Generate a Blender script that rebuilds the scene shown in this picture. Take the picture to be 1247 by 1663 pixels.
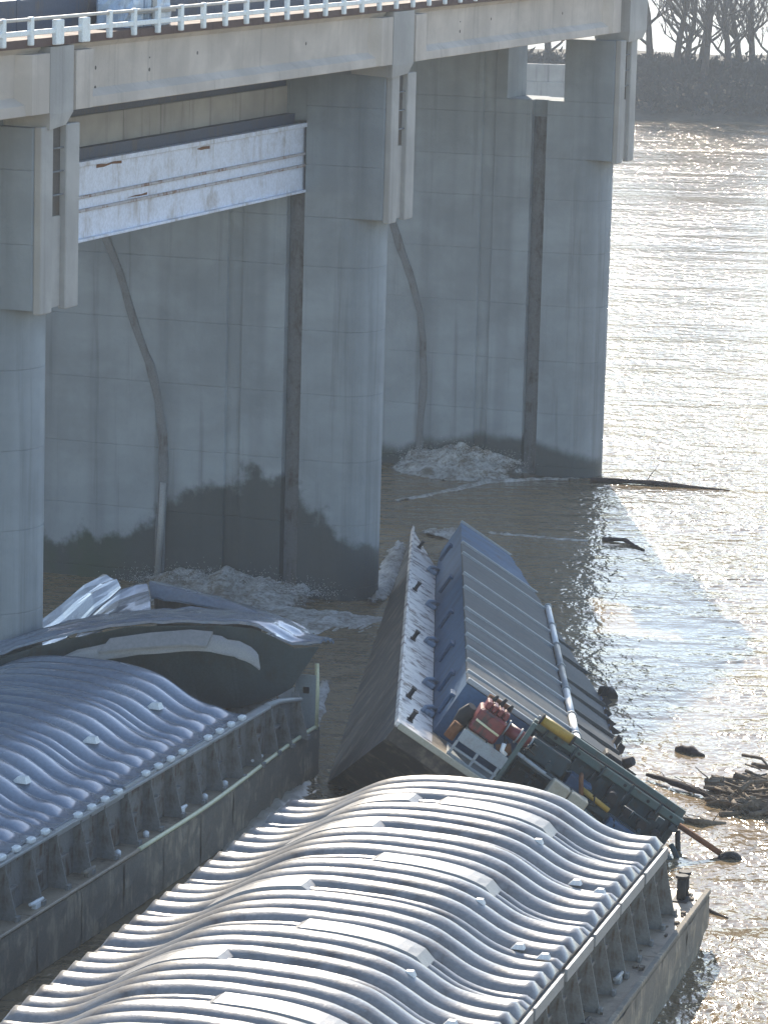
import bpy, math, random
import numpy as np
from mathutils import Vector, Matrix, noise as mnoise
R_ = math.radians
rng = random.Random(7)
scene = bpy.context.scene
for o in list(bpy.data.objects):
    bpy.data.objects.remove(o)
C = scene.collection

# ------------------------------------------------------------------ camera
CAM_H = 24.6
F_PX, W_PX, H_PX = 6000.0, 1247.0, 1663.0
PITCH = math.atan((831.5 + 254.86) / F_PX)
ROLL = 0.0266
cam_d = bpy.data.cameras.new('camera')
cam = bpy.data.objects.new('camera', cam_d)
C.objects.link(cam)
rt0, up0 = Vector((1, 0, 0)), Vector((0, math.sin(PITCH), math.cos(PITCH)))
fwd = Vector((0, math.cos(PITCH), -math.sin(PITCH)))
rt = rt0 * math.cos(ROLL) + up0 * math.sin(ROLL)
up = up0 * math.cos(ROLL) - rt0 * math.sin(ROLL)
cam.matrix_world = Matrix(((rt.x, up.x, -fwd.x, 0), (rt.y, up.y, -fwd.y, 0), (rt.z, up.z, -fwd.z, CAM_H), (0, 0, 0, 1)))
cam_d.sensor_fit = 'VERTICAL'
cam_d.sensor_height = 24.0
cam_d.lens = F_PX / H_PX * 24.0
cam_d.clip_start = 0.5
cam_d.clip_end = 9000
scene.camera = cam

# ------------------------------------------------------------------ light
SUN_AZ, SUN_EL = R_(-3.5), R_(31.0)
world = bpy.data.worlds.new('World')
scene.world = world
world.use_nodes = True
wn = world.node_tree
wn.nodes.clear()
sky = wn.nodes.new('ShaderNodeTexSky')
sky.sky_type = 'NISHITA'
sky.sun_disc = False
sky.sun_elevation = SUN_EL
sky.sun_rotation = SUN_AZ
sky.air_density = 1.0
sky.dust_density = 0.3
sky.ozone_density = 1.0
bg = wn.nodes.new('ShaderNodeBackground')
bg.inputs['Strength'].default_value = 0.14
wo = wn.nodes.new('ShaderNodeOutputWorld')
wn.links.new(sky.outputs[0], bg.inputs[0])
wn.links.new(bg.outputs[0], wo.inputs[0])
sun_d = bpy.data.lights.new('sun', 'SUN')
sun_d.energy = 4.2
sun_d.angle = R_(0.5)
sun_d.color = (1.0, 0.90, 0.75)
sun = bpy.data.objects.new('sun', sun_d)
C.objects.link(sun)
sdir = Vector((math.sin(SUN_AZ) * math.cos(SUN_EL), math.cos(SUN_AZ) * math.cos(SUN_EL), math.sin(SUN_EL)))
sun.rotation_euler = sdir.to_track_quat('Z', 'Y').to_euler()
sun.location = (0, 0, 80)
vs = scene.view_settings
vs.view_transform = 'Standard'
vs.look = 'None'
vs.gamma = 1.0
vs.use_curve_mapping = False
vs.exposure = 1.2
scene.render.engine = 'CYCLES'
scene.cycles.max_bounces = 6
scene.cycles.volume_bounces = 0
scene.cycles.use_denoising = True

# ------------------------------------------------------------------ helpers
class MB:
    def __init__(s):
        s.v, s.f, s.sm = [], [], []
    def add(s, vs, fs, smooth=False):
        b = len(s.v)
        s.v += [tuple(v) for v in vs]
        s.f += [tuple(i + b for i in f) for f in fs]
        s.sm += [smooth] * len(fs)
        return s
    def box(s, x0, x1, y0, y1, z0, z1, bev=0.0):
        if bev > 0:
            return s.bbox(x0, x1, y0, y1, z0, z1, bev)
        s.add([(x0, y0, z0), (x1, y0, z0), (x1, y1, z0), (x0, y1, z0), (x0, y0, z1), (x1, y0, z1), (x1, y1, z1), (x0, y1, z1)],
              [(3, 2, 1, 0), (4, 5, 6, 7), (0, 1, 5, 4), (1, 2, 6, 5), (2, 3, 7, 6), (3, 0, 4, 7)])
        return s
    def bbox(s, x0, x1, y0, y1, z0, z1, b):
        # box with chamfered vertical and top edges
        def ring(i, z):
            return [(x0 + b + i, y0 + i, z), (x1 - b - i, y0 + i, z), (x1 - i, y0 + b + i, z), (x1 - i, y1 - b - i, z),
                    (x1 - b - i, y1 - i, z), (x0 + b + i, y1 - i, z), (x0 + i, y1 - b - i, z), (x0 + i, y0 + b + i, z)]
        b = min(b, 0.24 * min(x1 - x0, y1 - y0, z1 - z0))
        rs = [ring(b * .7, z0), ring(0, z0 + b), ring(0, z1 - b), ring(b * .7, z1)]
        return s.loft(rs, True, True)
    def loft(s, rings, closed=True, caps=False, smooth=False):
        n = len(rings[0])
        vs = [p for r in rings for p in r]
        fs = []
        for i in range(len(rings) - 1):
            for j in range(n if closed else n - 1):
                k = (j + 1) % n
                fs.append((i * n + j, i * n + k, (i + 1) * n + k, (i + 1) * n + j))
        b = len(s.v)
        s.add(vs, fs, smooth)
        if caps:
            s.f.append(tuple(b + i for i in range(n))[::-1])
            s.f.append(tuple(b + (len(rings) - 1) * n + i for i in range(n)))
            s.sm += [False, False]
        return s
    def tube(s, pts, rad, n=8, smooth=True, caps=True):
        pts = [Vector(p) for p in pts]
        if not isinstance(rad, (list, tuple)):
            rad = [rad] * len(pts)
        rings = []
        prev = None
        for i, p in enumerate(pts):
            d = (pts[min(i + 1, len(pts) - 1)] - pts[max(i - 1, 0)]).normalized()
            a = prev if prev is not None else (Vector((0, 0, 1)) if abs(d.z) < .9 else Vector((1, 0, 0)))
            x = (a - d * a.dot(d)).normalized()
            prev = x
            y = d.cross(x)
            rings.append([p + (x * math.cos(t) + y * math.sin(t)) * rad[i] for t in [2 * math.pi * k / n for k in range(n)]])
        return s.loft(rings, True, caps, smooth)
    def prism(s, poly, axis, a0, a1):
        """poly of 2-D points extruded along axis 'x','y' or 'z'."""
        def P(p, a):
            return {'x': (a, p[0], p[1]), 'y': (p[0], a, p[1]), 'z': (p[0], p[1], a)}[axis]
        return s.loft([[P(p, a0) for p in poly], [P(p, a1) for p in poly]], True, True)
    def grid(s, P, smooth=True, thick=0.0):
        """P: list of rows of points -> sheet, with a lower skin and closed edges when thick."""
        nr, nc = len(P), len(P[0])
        vs = [p for r in P for p in r]
        fs = [(i * nc + j, i * nc + j + 1, (i + 1) * nc + j + 1, (i + 1) * nc + j) for i in range(nr - 1) for j in range(nc - 1)]
        s.add(vs, fs, smooth)
        if thick:
            lo = [(p[0], p[1], p[2] - thick) for p in vs]
            s.add(lo, [f[::-1] for f in fs], smooth)
            edge = [j for j in range(nc)] + [i * nc + nc - 1 for i in range(1, nr)] + [(nr - 1) * nc + j for j in range(nc - 2, -1, -1)] + [i * nc for i in range(nr - 2, 0, -1)]
            es = [vs[i] for i in edge] + [lo[i] for i in edge]
            m = len(edge)
            s.add(es, [(i, (i + 1) % m, m + (i + 1) % m, m + i) for i in range(m)], False)
        return s
    def mesh(s, name, mat):
        me = bpy.data.meshes.new(name)
        me.from_pydata([tuple(v) for v in s.v], [], s.f)
        me.polygons.foreach_set('use_smooth', s.sm)
        me.materials.append(mat)
        me.update()
        import bmesh as _b
        bm = _b.new(); bm.from_mesh(me)
        _b.ops.recalc_face_normals(bm, faces=bm.faces)
        bm.to_mesh(me); bm.free()
        return me
    def build(s, name, mat, parent=None, loc=None):
        o = bpy.data.objects.new(name, s.mesh(name, mat))
        C.objects.link(o)
        if parent is not None:
            o.parent = parent
        if loc is not None:
            o.location = loc
        return o

def empty(name, M):
    o = bpy.data.objects.new(name, None)
    C.objects.link(o)
    o.empty_display_size = .5
    o.matrix_world = M if isinstance(M, Matrix) else Matrix.Translation(M)
    return o
def tag(o, label=None, cat=None, group=None, kind=None):
    if label: o['label'] = label
    if cat: o['category'] = cat
    if group: o['group'] = group
    if kind: o['kind'] = kind
    return o
def copy_part(o, parent, loc=None):
    c = o.copy()
    C.objects.link(c)
    c.parent = parent
    if loc is not None: c.location = loc
    return c
def smoothstep(a, b, x):
    t = min(1, max(0, (x - a) / (b - a)))
    return t * t * (3 - 2 * t)
def fb(x, y, z=0.0, oct=4):
    return mnoise.fractal(Vector((x, y, z)), 1.0, 2.0, oct)

# ------------------------------------------------------------------ materials
def nodes_of(name):
    m = bpy.data.materials.new(name)
    m.use_nodes = True
    nt = m.node_tree
    return m, nt, nt.nodes['Principled BSDF']
def N(nt, t, **kw):
    n = nt.nodes.new(t)
    for k, v in kw.items():
        if k in n.inputs: n.inputs[k].default_value = v
        else: setattr(n, k, v)
    return n
def math_n(nt, op, a, b=None, c=None):
    n = nt.nodes.new('ShaderNodeMath'); n.operation = op
    for i, v in enumerate((a, b, c)):
        if v is None: continue
        if isinstance(v, (int, float)): n.inputs[i].default_value = v
        else: nt.links.new(v, n.inputs[i])
    return n.outputs[0]
def mixc(nt, fac, a, b):
    n = nt.nodes.new('ShaderNodeMix'); n.data_type = 'RGBA'
    for sock, v in ((n.inputs[0], fac), (n.inputs[6], a), (n.inputs[7], b)):
        if isinstance(v, (int, float)): sock.default_value = v
        elif isinstance(v, tuple): sock.default_value = v if len(v) == 4 else (*v, 1)
        else: nt.links.new(v, sock)
    return n.outputs[2]
def noise_n(nt, vec, scale, detail=4, rough=.55, dist=0.0):
    n = N(nt, 'ShaderNodeTexNoise', Scale=scale, Detail=detail, Roughness=rough, Distortion=dist)
    if vec is not None: nt.links.new(vec, n.inputs['Vector'])
    return n.outputs[0]
def ramp(nt, fac, p0, p1):
    n = nt.nodes.new('ShaderNodeMapRange')
    nt.links.new(fac, n.inputs[0])
    n.inputs[1].default_value = p0; n.inputs[2].default_value = p1
    n.interpolation_type = 'SMOOTHSTEP'
    return n.outputs[0]
def coords(nt, kind='Object', scale=(1, 1, 1)):
    tc = nt.nodes.new('ShaderNodeTexCoord')
    mp = nt.nodes.new('ShaderNodeMapping')
    mp.inputs['Scale'].default_value = scale
    nt.links.new(tc.outputs[kind], mp.inputs[0])
    return mp.outputs[0]
def bump(nt, bsdf, h, dist=.01, strength=1.0):
    b = nt.nodes.new('ShaderNodeBump')
    b.inputs['Strength'].default_value = strength
    b.inputs['Distance'].default_value = dist
    nt.links.new(h, b.inputs['Height'])
    nt.links.new(b.outputs[0], bsdf.inputs['Normal'])

def paint(name, col, rough=.5, spec=.5, dirt=(.12, .09, .06), dirt_amt=.3, scale=1.2, streak=True, metal=0.0, bumpd=.004):
    """painted or coated surface with grime patches, drip streaks and a little unevenness"""
    m, nt, b = nodes_of(name)
    v = coords(nt)
    vs_ = coords(nt, scale=(1.6, 1.6, .25)) if streak else v
    n1 = noise_n(nt, v, scale, 6, .62, .4)
    n2 = noise_n(nt, vs_, scale * 3.2, 4, .6)
    n3 = noise_n(nt, v, scale * 14, 3, .6)
    d = math_n(nt, 'MULTIPLY', ramp(nt, n1, .44, .70), ramp(nt, n2, .32, .66))
    d = math_n(nt, 'MULTIPLY', d, dirt_amt * 2.2)
    d = math_n(nt, 'MINIMUM', d, 1.0)
    tint = mixc(nt, ramp(nt, n3, .3, .7), tuple(c * .88 for c in col), tuple(min(1, c * 1.08) for c in col))
    nt.links.new(mixc(nt, d, tint, dirt), b.inputs['Base Color'])
    r = math_n(nt, 'ADD', math_n(nt, 'MULTIPLY', n1, .25), rough - .12)
    nt.links.new(r, b.inputs['Roughness'])
    b.inputs['Specular IOR Level'].default_value = spec
    b.inputs['Metallic'].default_value = metal
    bump(nt, b, math_n(nt, 'ADD', n3, math_n(nt, 'MULTIPLY', n1, 2.0)), bumpd)
    return m

def concrete(name, col, wet=False, stain=.5, dark=(.07, .07, .065)):
    m, nt, b = nodes_of(name)
    v = coords(nt)
    n_big = noise_n(nt, v, .35, 5, .6, .3)
    n_fine = noise_n(nt, v, 9, 5, .7)
    streak = noise_n(nt, coords(nt, scale=(1.3, 1.3, .05)), 1.6, 5, .65)
    board = noise_n(nt, coords(nt, scale=(.25, .25, 1.0)), 1.1, 3, .5)
    base = mixc(nt, ramp(nt, n_big, .35, .68), tuple(c * .82 for c in col), tuple(c * 1.1 for c in col))
    base = mixc(nt, math_n(nt, 'MULTIPLY', ramp(nt, board, .4, .62), .22), base, tuple(c * .72 for c in col))
    base = mixc(nt, math_n(nt, 'MULTIPLY', ramp(nt, streak, .52, .72), stain), base, dark)
    if wet:
        wide = noise_n(nt, coords(nt, scale=(.6, .6, .02)), 1.0, 3, .5)
        base = mixc(nt, math_n(nt, 'MULTIPLY', ramp(nt, wide, .5, .66), .38), base, tuple(c * .45 for c in col))
    base = mixc(nt, math_n(nt, 'MULTIPLY', ramp(nt, n_fine, .55, .8), .25), base, tuple(c * .6 for c in col))
    rough = .85
    if wet:
        # wet, slimy foot of the pier: waterline high beside the gate slot, low at the nose
        tc = nt.nodes.new('ShaderNodeTexCoord')
        sx = nt.nodes.new('ShaderNodeSeparateXYZ')
        nt.links.new(tc.outputs['Object'], sx.inputs[0])
        x, y, z = sx.outputs
        at = nt.nodes.new('ShaderNodeAttribute'); at.attribute_type = 'OBJECT'; at.attribute_name = '["splash"]'
        gs = math_n(nt, 'POWER', 2.718, math_n(nt, 'MULTIPLY', math_n(nt, 'POWER', math_n(nt, 'ABSOLUTE', math_n(nt, 'ADD', y, 4.4)), 2.6), -.045))
        thr = math_n(nt, 'ADD', math_n(nt, 'MULTIPLY', gs, 2.6), 1.35)
        nz = noise_n(nt, coords(nt, scale=(1, 1, .9)), .75, 5, .55, .1)
        nz2 = noise_n(nt, v, 5, 4, .7)
        thr = math_n(nt, 'ADD', thr, math_n(nt, 'ADD', math_n(nt, 'MULTIPLY', math_n(nt, 'SUBTRACT', nz, .5), 2.6), math_n(nt, 'MULTIPLY', math_n(nt, 'SUBTRACT', nz2, .5), .4)))
        thr = math_n(nt, 'MULTIPLY', thr, at.outputs['Fac'])
        w = ramp(nt, math_n(nt, 'SUBTRACT', thr, z), -.28, .26)
        alg = math_n(nt, 'MULTIPLY', ramp(nt, math_n(nt, 'MULTIPLY', y, -1.0), 7.5, 10.5), ramp(nt, nz, .35, .6))
        wetc = mixc(nt, alg, (.052, .062, .062), (.035, .06, .03))
        wetc = mixc(nt, math_n(nt, 'MULTIPLY', n_fine, .5), wetc, (.03, .035, .034))
        base = mixc(nt, math_n(nt, 'MULTIPLY', w, .92), base, wetc)
        rr = math_n(nt, 'SUBTRACT', rough, math_n(nt, 'MULTIPLY', w, .35))
        nt.links.new(rr, b.inputs['Roughness'])
    else:
        b.inputs['Roughness'].default_value = rough
    nt.links.new(base, b.inputs['Base Color'])
    b.inputs['Specular IOR Level'].default_value = .3
    bump(nt, b, math_n(nt, 'ADD', n_fine, n_big), .015)
    return m

M = {}
M['pier'] = concrete('pier concrete', (.275, .305, .325), wet=True, stain=.4)
M['girder'] = concrete('girder concrete', (.53, .465, .40), stain=.3, dark=(.2, .17, .14))
M['beam'] = concrete('beam concrete', (.36, .34, .31), stain=.75, dark=(.12, .115, .105))
M['bracket'] = concrete('bracket concrete', (.40, .385, .36), stain=.2)
M['rust_edge'] = paint('rusty deck edge', (.10, .06, .05), .8, .3, (.05, .03, .025), .4)
M['white_rail'] = paint('white rail paint', (.74, .78, .77), .45, .5, (.3, .2, .12), .15, 2)
M['beige_rail'] = paint('beige rail paint', (.50, .47, .42), .5, .5, (.25, .18, .12), .25, 2)
M['navy'] = paint('dark blue parapet and gap shade', (.05, .065, .10), .6, .4)
M['tarp'] = paint('pale blue wrap', (.45, .53, .62), .4, .5, (.25, .3, .38), .6, 2.5)
M['bulkhead'] = paint('white bulkhead paint', (.66, .71, .82), .45, .5, (.34, .31, .29), .4, .8)
M['rust_line'] = paint('rusty stiffener edge', (.44, .42, .43), .6, .3, (.22, .13, .09), .9, 2)
M['rust'] = paint('rust', (.17, .075, .035), .85, .2, (.07, .03, .015), .5, 3)
M['seal'] = paint('steel seal plate', (.15, .16, .17), .55, .5, (.06, .05, .045), .5)
def add_coat(m, wt, r):
    b = m.node_tree.nodes['Principled BSDF']
    b.inputs['Coat Weight'].default_value = wt
    b.inputs['Coat Roughness'].default_value = r
M['cover'] = paint('light grey fibreglass cover', (.19, .18, .17), .36, .6, (.085, .065, .05), .62, .8, streak=False, bumpd=.006)
M['cover_shaded'] = paint('shade blue fibreglass cover', (.15, .18, .225), .24, .7, (.20, .21, .22), .25, .7, streak=False, bumpd=.006)  # blue of the shade put into this copy's colour
add_coat(M['cover_shaded'], .9, .12)
add_coat(M['cover'], .5, .2)
M['pad'] = paint('cover lifting pad', (.24, .23, .22), .4, .5, (.3, .28, .25), .3, 2, streak=False)
M['lug'] = paint('white lug', (.72, .72, .70), .45, .5, (.4, .36, .3), .2, 3)
M['coaming'] = paint('grey coaming steel', (.21, .205, .19), .72, .2, (.11, .075, .05), .8, 1.3)
M['flange'] = paint('pale coaming flange', (.30, .30, .29), .5, .5, (.2, .17, .14), .3, 1.5)
M['hull'] = paint('muddy hull steel', (.19, .17, .14), .85, .25, (.36, .30, .22), .8, 1.3)
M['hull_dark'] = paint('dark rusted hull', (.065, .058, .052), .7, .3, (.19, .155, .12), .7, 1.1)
M['deck'] = paint('dusty brown deck', (.27, .215, .15), .56, .4, (.08, .062, .048), .5, 1.5, streak=False)
M['deck_white'] = paint('scraped white deck', (.70, .64, .58), .5, .5, (.12, .06, .04), .95, 1.1, streak=False)
M['tiedown'] = paint('grey blue tie-down', (.26, .32, .40), .5, .5, (.1, .08, .07), .4, 2)
M['yellow'] = paint('yellow paint', (.36, .23, .03), .5, .5, (.25, .15, .04), .3, 2)
M['yellow_pale'] = paint('pale yellow gunwale stripe', (.70, .66, .42), .5, .5, (.4, .36, .22), .2, 2)
M['blue'] = paint('blue coaming paint', (.045, .095, .17), .6, .2, (.06, .075, .10), .5, .8)
M['panel'] = paint('grey cover sheet', (.055, .062, .066), .6, .2, (.08, .078, .075), .5, .9, streak=False)
M['seam'] = paint('pale seam', (.28, .30, .31), .5, .5, (.2, .2, .2), .3, 2)
M['red'] = paint('engine red', (.17, .02, .02), .42, .5, (.045, .025, .02), .7, 3)
M['teal'] = paint('dark teal machine paint', (.022, .045, .055), .55, .3, (.03, .03, .028), .8, 2)
M['teal_l'] = paint('grey green machine paint', (.07, .11, .105), .55, .3, (.08, .075, .06), .8, 2)
M['greyw'] = paint('grey frame paint', (.28, .31, .32), .5, .5, (.2, .17, .14), .3, 2)
M['cream'] = paint('cream box paint', (.38, .35, .27), .55, .4, (.3, .26, .18), .3, 2)
M['hollow_shade'] = paint('dark green hollow shade', (.05, .066, .068), .7, .3, (.05, .05, .045), .4)
M['black'] = paint('dark rubber', (.018, .018, .02), .7, .3, (.05, .045, .04), .3, 3)
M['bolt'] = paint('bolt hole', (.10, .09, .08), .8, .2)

def bark(name, col):
    m, nt, b = nodes_of(name)
    n1 = noise_n(nt, coords(nt, scale=(1, 1, .35)), 5, 6, .7, .5)
    nt.links.new(mixc(nt, ramp(nt, n1, .35, .65), tuple(c * .45 for c in col), col), b.inputs['Base Color'])
    b.inputs['Roughness'].default_value = .85
    bump(nt, b, n1, .05)
    return m
M['bark'] = bark('tree bark', (.085, .07, .055))
M['drift'] = bark('driftwood bark', (.20, .15, .10))
M['drift2'] = bark('pale driftwood bark', (.30, .24, .17))
M['wetwood'] = bark('wet wood', (.05, .03, .025))
M['scrub'] = bark('bare scrub twigs', (.045, .05, .045))

def ground_mat():
    m, nt, b = nodes_of('bank earth')
    v = coords(nt)
    n1 = noise_n(nt, v, .3, 8, .65)
    nt.links.new(mixc(nt, ramp(nt, n1, .35, .65), (.05, .045, .03), (.11, .095, .07)), b.inputs['Base Color'])
    b.inputs['Roughness'].default_value = .95
    bump(nt, b, n1, .6)
    return m
M['ground'] = ground_mat()

def foam_mat():
    m, nt, b = nodes_of('white water foam')
    v = coords(nt)
    n1 = noise_n(nt, v, 1.3, 8, .7, 1.2)
    n2 = noise_n(nt, v, 7, 6, .7, .6)
    f = math_n(nt, 'ADD', math_n(nt, 'MULTIPLY', n1, .6), math_n(nt, 'MULTIPLY', n2, .4))
    nt.links.new(mixc(nt, ramp(nt, f, .39, .62), (.15, .125, .09), (.52, .51, .48)), b.inputs['Base Color'])
    b.inputs['Roughness'].default_value = .5
    at = nt.nodes.new('ShaderNodeAttribute'); at.attribute_name = 'fade'
    a = ramp(nt, math_n(nt, 'ADD', math_n(nt, 'SUBTRACT', f, .5), math_n(nt, 'SUBTRACT', at.outputs['Fac'], .42)), -.16, .22)
    nt.links.new(a, b.inputs['Alpha'])
    bump(nt, b, f, .10)
    return m
M['foam'] = foam_mat()
M['swell'] = paint('muddy swell', (.30, .265, .21), .35, .5, (.2, .17, .13), .4, 1.5, streak=False)
M['spray'] = paint('spray drops', (.7, .7, .68), .3, .5, (.5, .5, .5), .1)

def water_mat():
    m, nt, b = nodes_of('muddy river water')
    v = coords(nt)
    b.inputs['IOR'].default_value = 1.333
    b.inputs['Specular Tint'].default_value = (1.0, .77, .55, 1)  # warm reflections put into the tint, in place of a warmer sky
    b.inputs['Specular IOR Level'].default_value = .5
    n_l = noise_n(nt, coords(nt, scale=(.9, .6, 1)), .33, 3, .5, .3)
    n_m = noise_n(nt, coords(nt, scale=(1.25, .62, 1)), 1.7, 2, .5, .4)
    n_s = noise_n(nt, coords(nt, scale=(1.15, .7, 1)), 5.2, 2, .5, .2)
    # smooth slack water in the lee of the dam piers and barges
    mp = nt.nodes.new('ShaderNodeMapping')
    tc = nt.nodes.new('ShaderNodeTexCoord')
    nt.links.new(tc.outputs['Object'], mp.inputs[0])
    mp.vector_type = 'POINT'
    mp.inputs['Location'].default_value = (-4.5 / 6.5, -112.0 / 26.0, 0)
    mp.inputs['Scale'].default_value = (1 / 6.5, 1 / 26.0, 1)
    ln = nt.nodes.new('ShaderNodeVectorMath'); ln.operation = 'LENGTH'
    nt.links.new(mp.outputs[0], ln.inputs[0])
    wob = noise_n(nt, v, .16, 4, .6)
    d = math_n(nt, 'ADD', ln.outputs['Value'], math_n(nt, 'MULTIPLY', math_n(nt, 'SUBTRACT', wob, .5), .9))
    rough_amt = math_n(nt, 'ADD', math_n(nt, 'MULTIPLY', ramp(nt, d, .75, 1.25), .5), .5)
    gust = math_n(nt, 'ADD', math_n(nt, 'MULTIPLY', ramp(nt, noise_n(nt, coords(nt, scale=(.3, 1, 1)), .10, 5, .65), .36, .62), .75), .42)
    h = math_n(nt, 'ADD', math_n(nt, 'MULTIPLY', n_l, .34), math_n(nt, 'ADD', math_n(nt, 'MULTIPLY', n_m, .235), math_n(nt, 'MULTIPLY', n_s, .07)))
    h = math_n(nt, 'MULTIPLY', math_n(nt, 'MULTIPLY', h, rough_amt), math_n(nt, 'MULTIPLY', gust, .68))
    silt = noise_n(nt, v, .12, 6, .6, .5)
    nt.links.new(mixc(nt, ramp(nt, silt, .3, .7), (.16, .116, .066), (.22, .160, .092)), b.inputs['Base Color'])
    b.inputs['Roughness'].default_value = .11
    bump(nt, b, h, 1.0)
    return m
M['water'] = water_mat()

# ------------------------------------------------------------------ river, banks
w = MB()
w.add([(-1500, -200, 0), (1500, -200, 0), (1500, 1700, 0), (-1500, 1700, 0)], [(0, 1, 2, 3)])
tag(w.build('river_water', M['water']), kind='structure')

def terrain(name, x0, x1, y0, y1, hmax, nx, ny, seed):
    P = []
    for j in range(ny + 1):
        t = j / ny
        row = []
        for i in range(nx + 1):
            x = x0 + (x1 - x0) * i / nx
            e = 2.5 * fb(x * .02, seed, 0)
            y = y0 + (y1 - y0) * t + (e if t < .5 else 0)
            prof = min(1, t / .28) ** .8 * min(1, (1 - t) / .25)
            ends = smoothstep(0, .06, i / nx) * smoothstep(0, .06, 1 - i / nx)
            row.append((x, y, -.6 + hmax * prof * ends * (1 + .25 * fb(x * .05, y * .05, seed))))
        P.append(row)
    g = MB().grid(P)
    o = g.build(name, M['ground'])
    tag(o, kind='structure')
    return o
terrain('river_bank', -260, 420, 342, 400, 4.4, 120, 16, 3.3)
terrain('far_hills', -1450, 1450, 1250, 1650, 34, 90, 14, 9.1)

# ------------------------------------------------------------------ dam
A_ = 0.3345
U3, N3 = Vector((math.sin(A_), math.cos(A_), 0)), Vector((math.cos(A_), -math.sin(A_), 0))
O0 = Vector((-8.6727, 94.71, 0))
BAY, TH = 26.766, 2.506
HT = TH / 2
def dam_matrix(u):
    # local x = along the dam, y = upstream, z = up  (right-handed: x cross y = -z, so mirror-free by using -u)
    o = O0 + U3 * u
    return Matrix(((-U3.x, N3.x, 0, o.x), (-U3.y, N3.y, 0, o.y), (0, 0, 1, 0), (0, 0, 0, 1)))
# local x therefore runs against the dam direction: local x = -u
SLOT0, SLOT1 = -2.68, -3.30
def outline(kind):
    """half outline (distance from axis, n) from nose to tail, mirrored"""
    h = []
    if kind == 'nose':
        for i in range(13):
            t = math.pi / 2 * i / 12
            h.append((HT * math.sin(t), -1.411 + 1.0727 * math.cos(t)))
    else:
        h += [(HT - .05, 0.0), (HT, -.05)]
    h += [(HT, SLOT0), (HT - .38, SLOT0), (HT - .38, SLOT1), (HT, SLOT1), (HT, -4.78), (HT - .10, -4.82), (HT - .10, -5.3), (HT, -5.34),
          (HT, -20), (HT - .3, -20.4)]
    full = h + [(-a, b) for a, b in reversed(h) if a > 1e-6]
    return full
def offset(poly, d):
    n = len(poly); out = []
    area = sum(poly[i][0] * poly[(i + 1) % n][1] - poly[(i + 1) % n][0] * poly[i][1] for i in range(n))
    sg = 1 if area > 0 else -1
    for i in range(n):
        p0, p1, p2 = Vector(poly[i - 1]), Vector(poly[i]), Vector(poly[(i + 1) % n])
        e0, e1 = (p1 - p0).normalized(), (p2 - p1).normalized()
        n0, n1 = Vector((-e0.y, e0.x)) * sg, Vector((-e1.y, e1.x)) * sg
        k = max(.35, 1 + n0.dot(n1))
        out.append(tuple(p1 + (n0 + n1) * (d / k)))
    return out
def lift(poly, z0, z1):
    ins = offset(poly, .018)
    g = .018
    m = MB()
    m.loft([[(x, y, z0) for x, y in ins], [(x, y, z0 + g) for x, y in poly], [(x, y, z1 - g) for x, y in poly], [(x, y, z1) for x, y in ins]], True, True)
    return m
nose, blk = outline('nose'), outline('block')
levels = [-3.0, .4, 2.5, 4.6, 6.8, 8.9, 11.0, 12.609]
PIER_LABELS = ['concrete dam pier whose foot hides behind the crumpled covers of the damaged barge',
               'middle concrete dam pier beside the end of the white steel bulkhead',
               'end concrete dam pier with a square opening high up, against the glittering river']
pier_lifts = None
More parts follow.
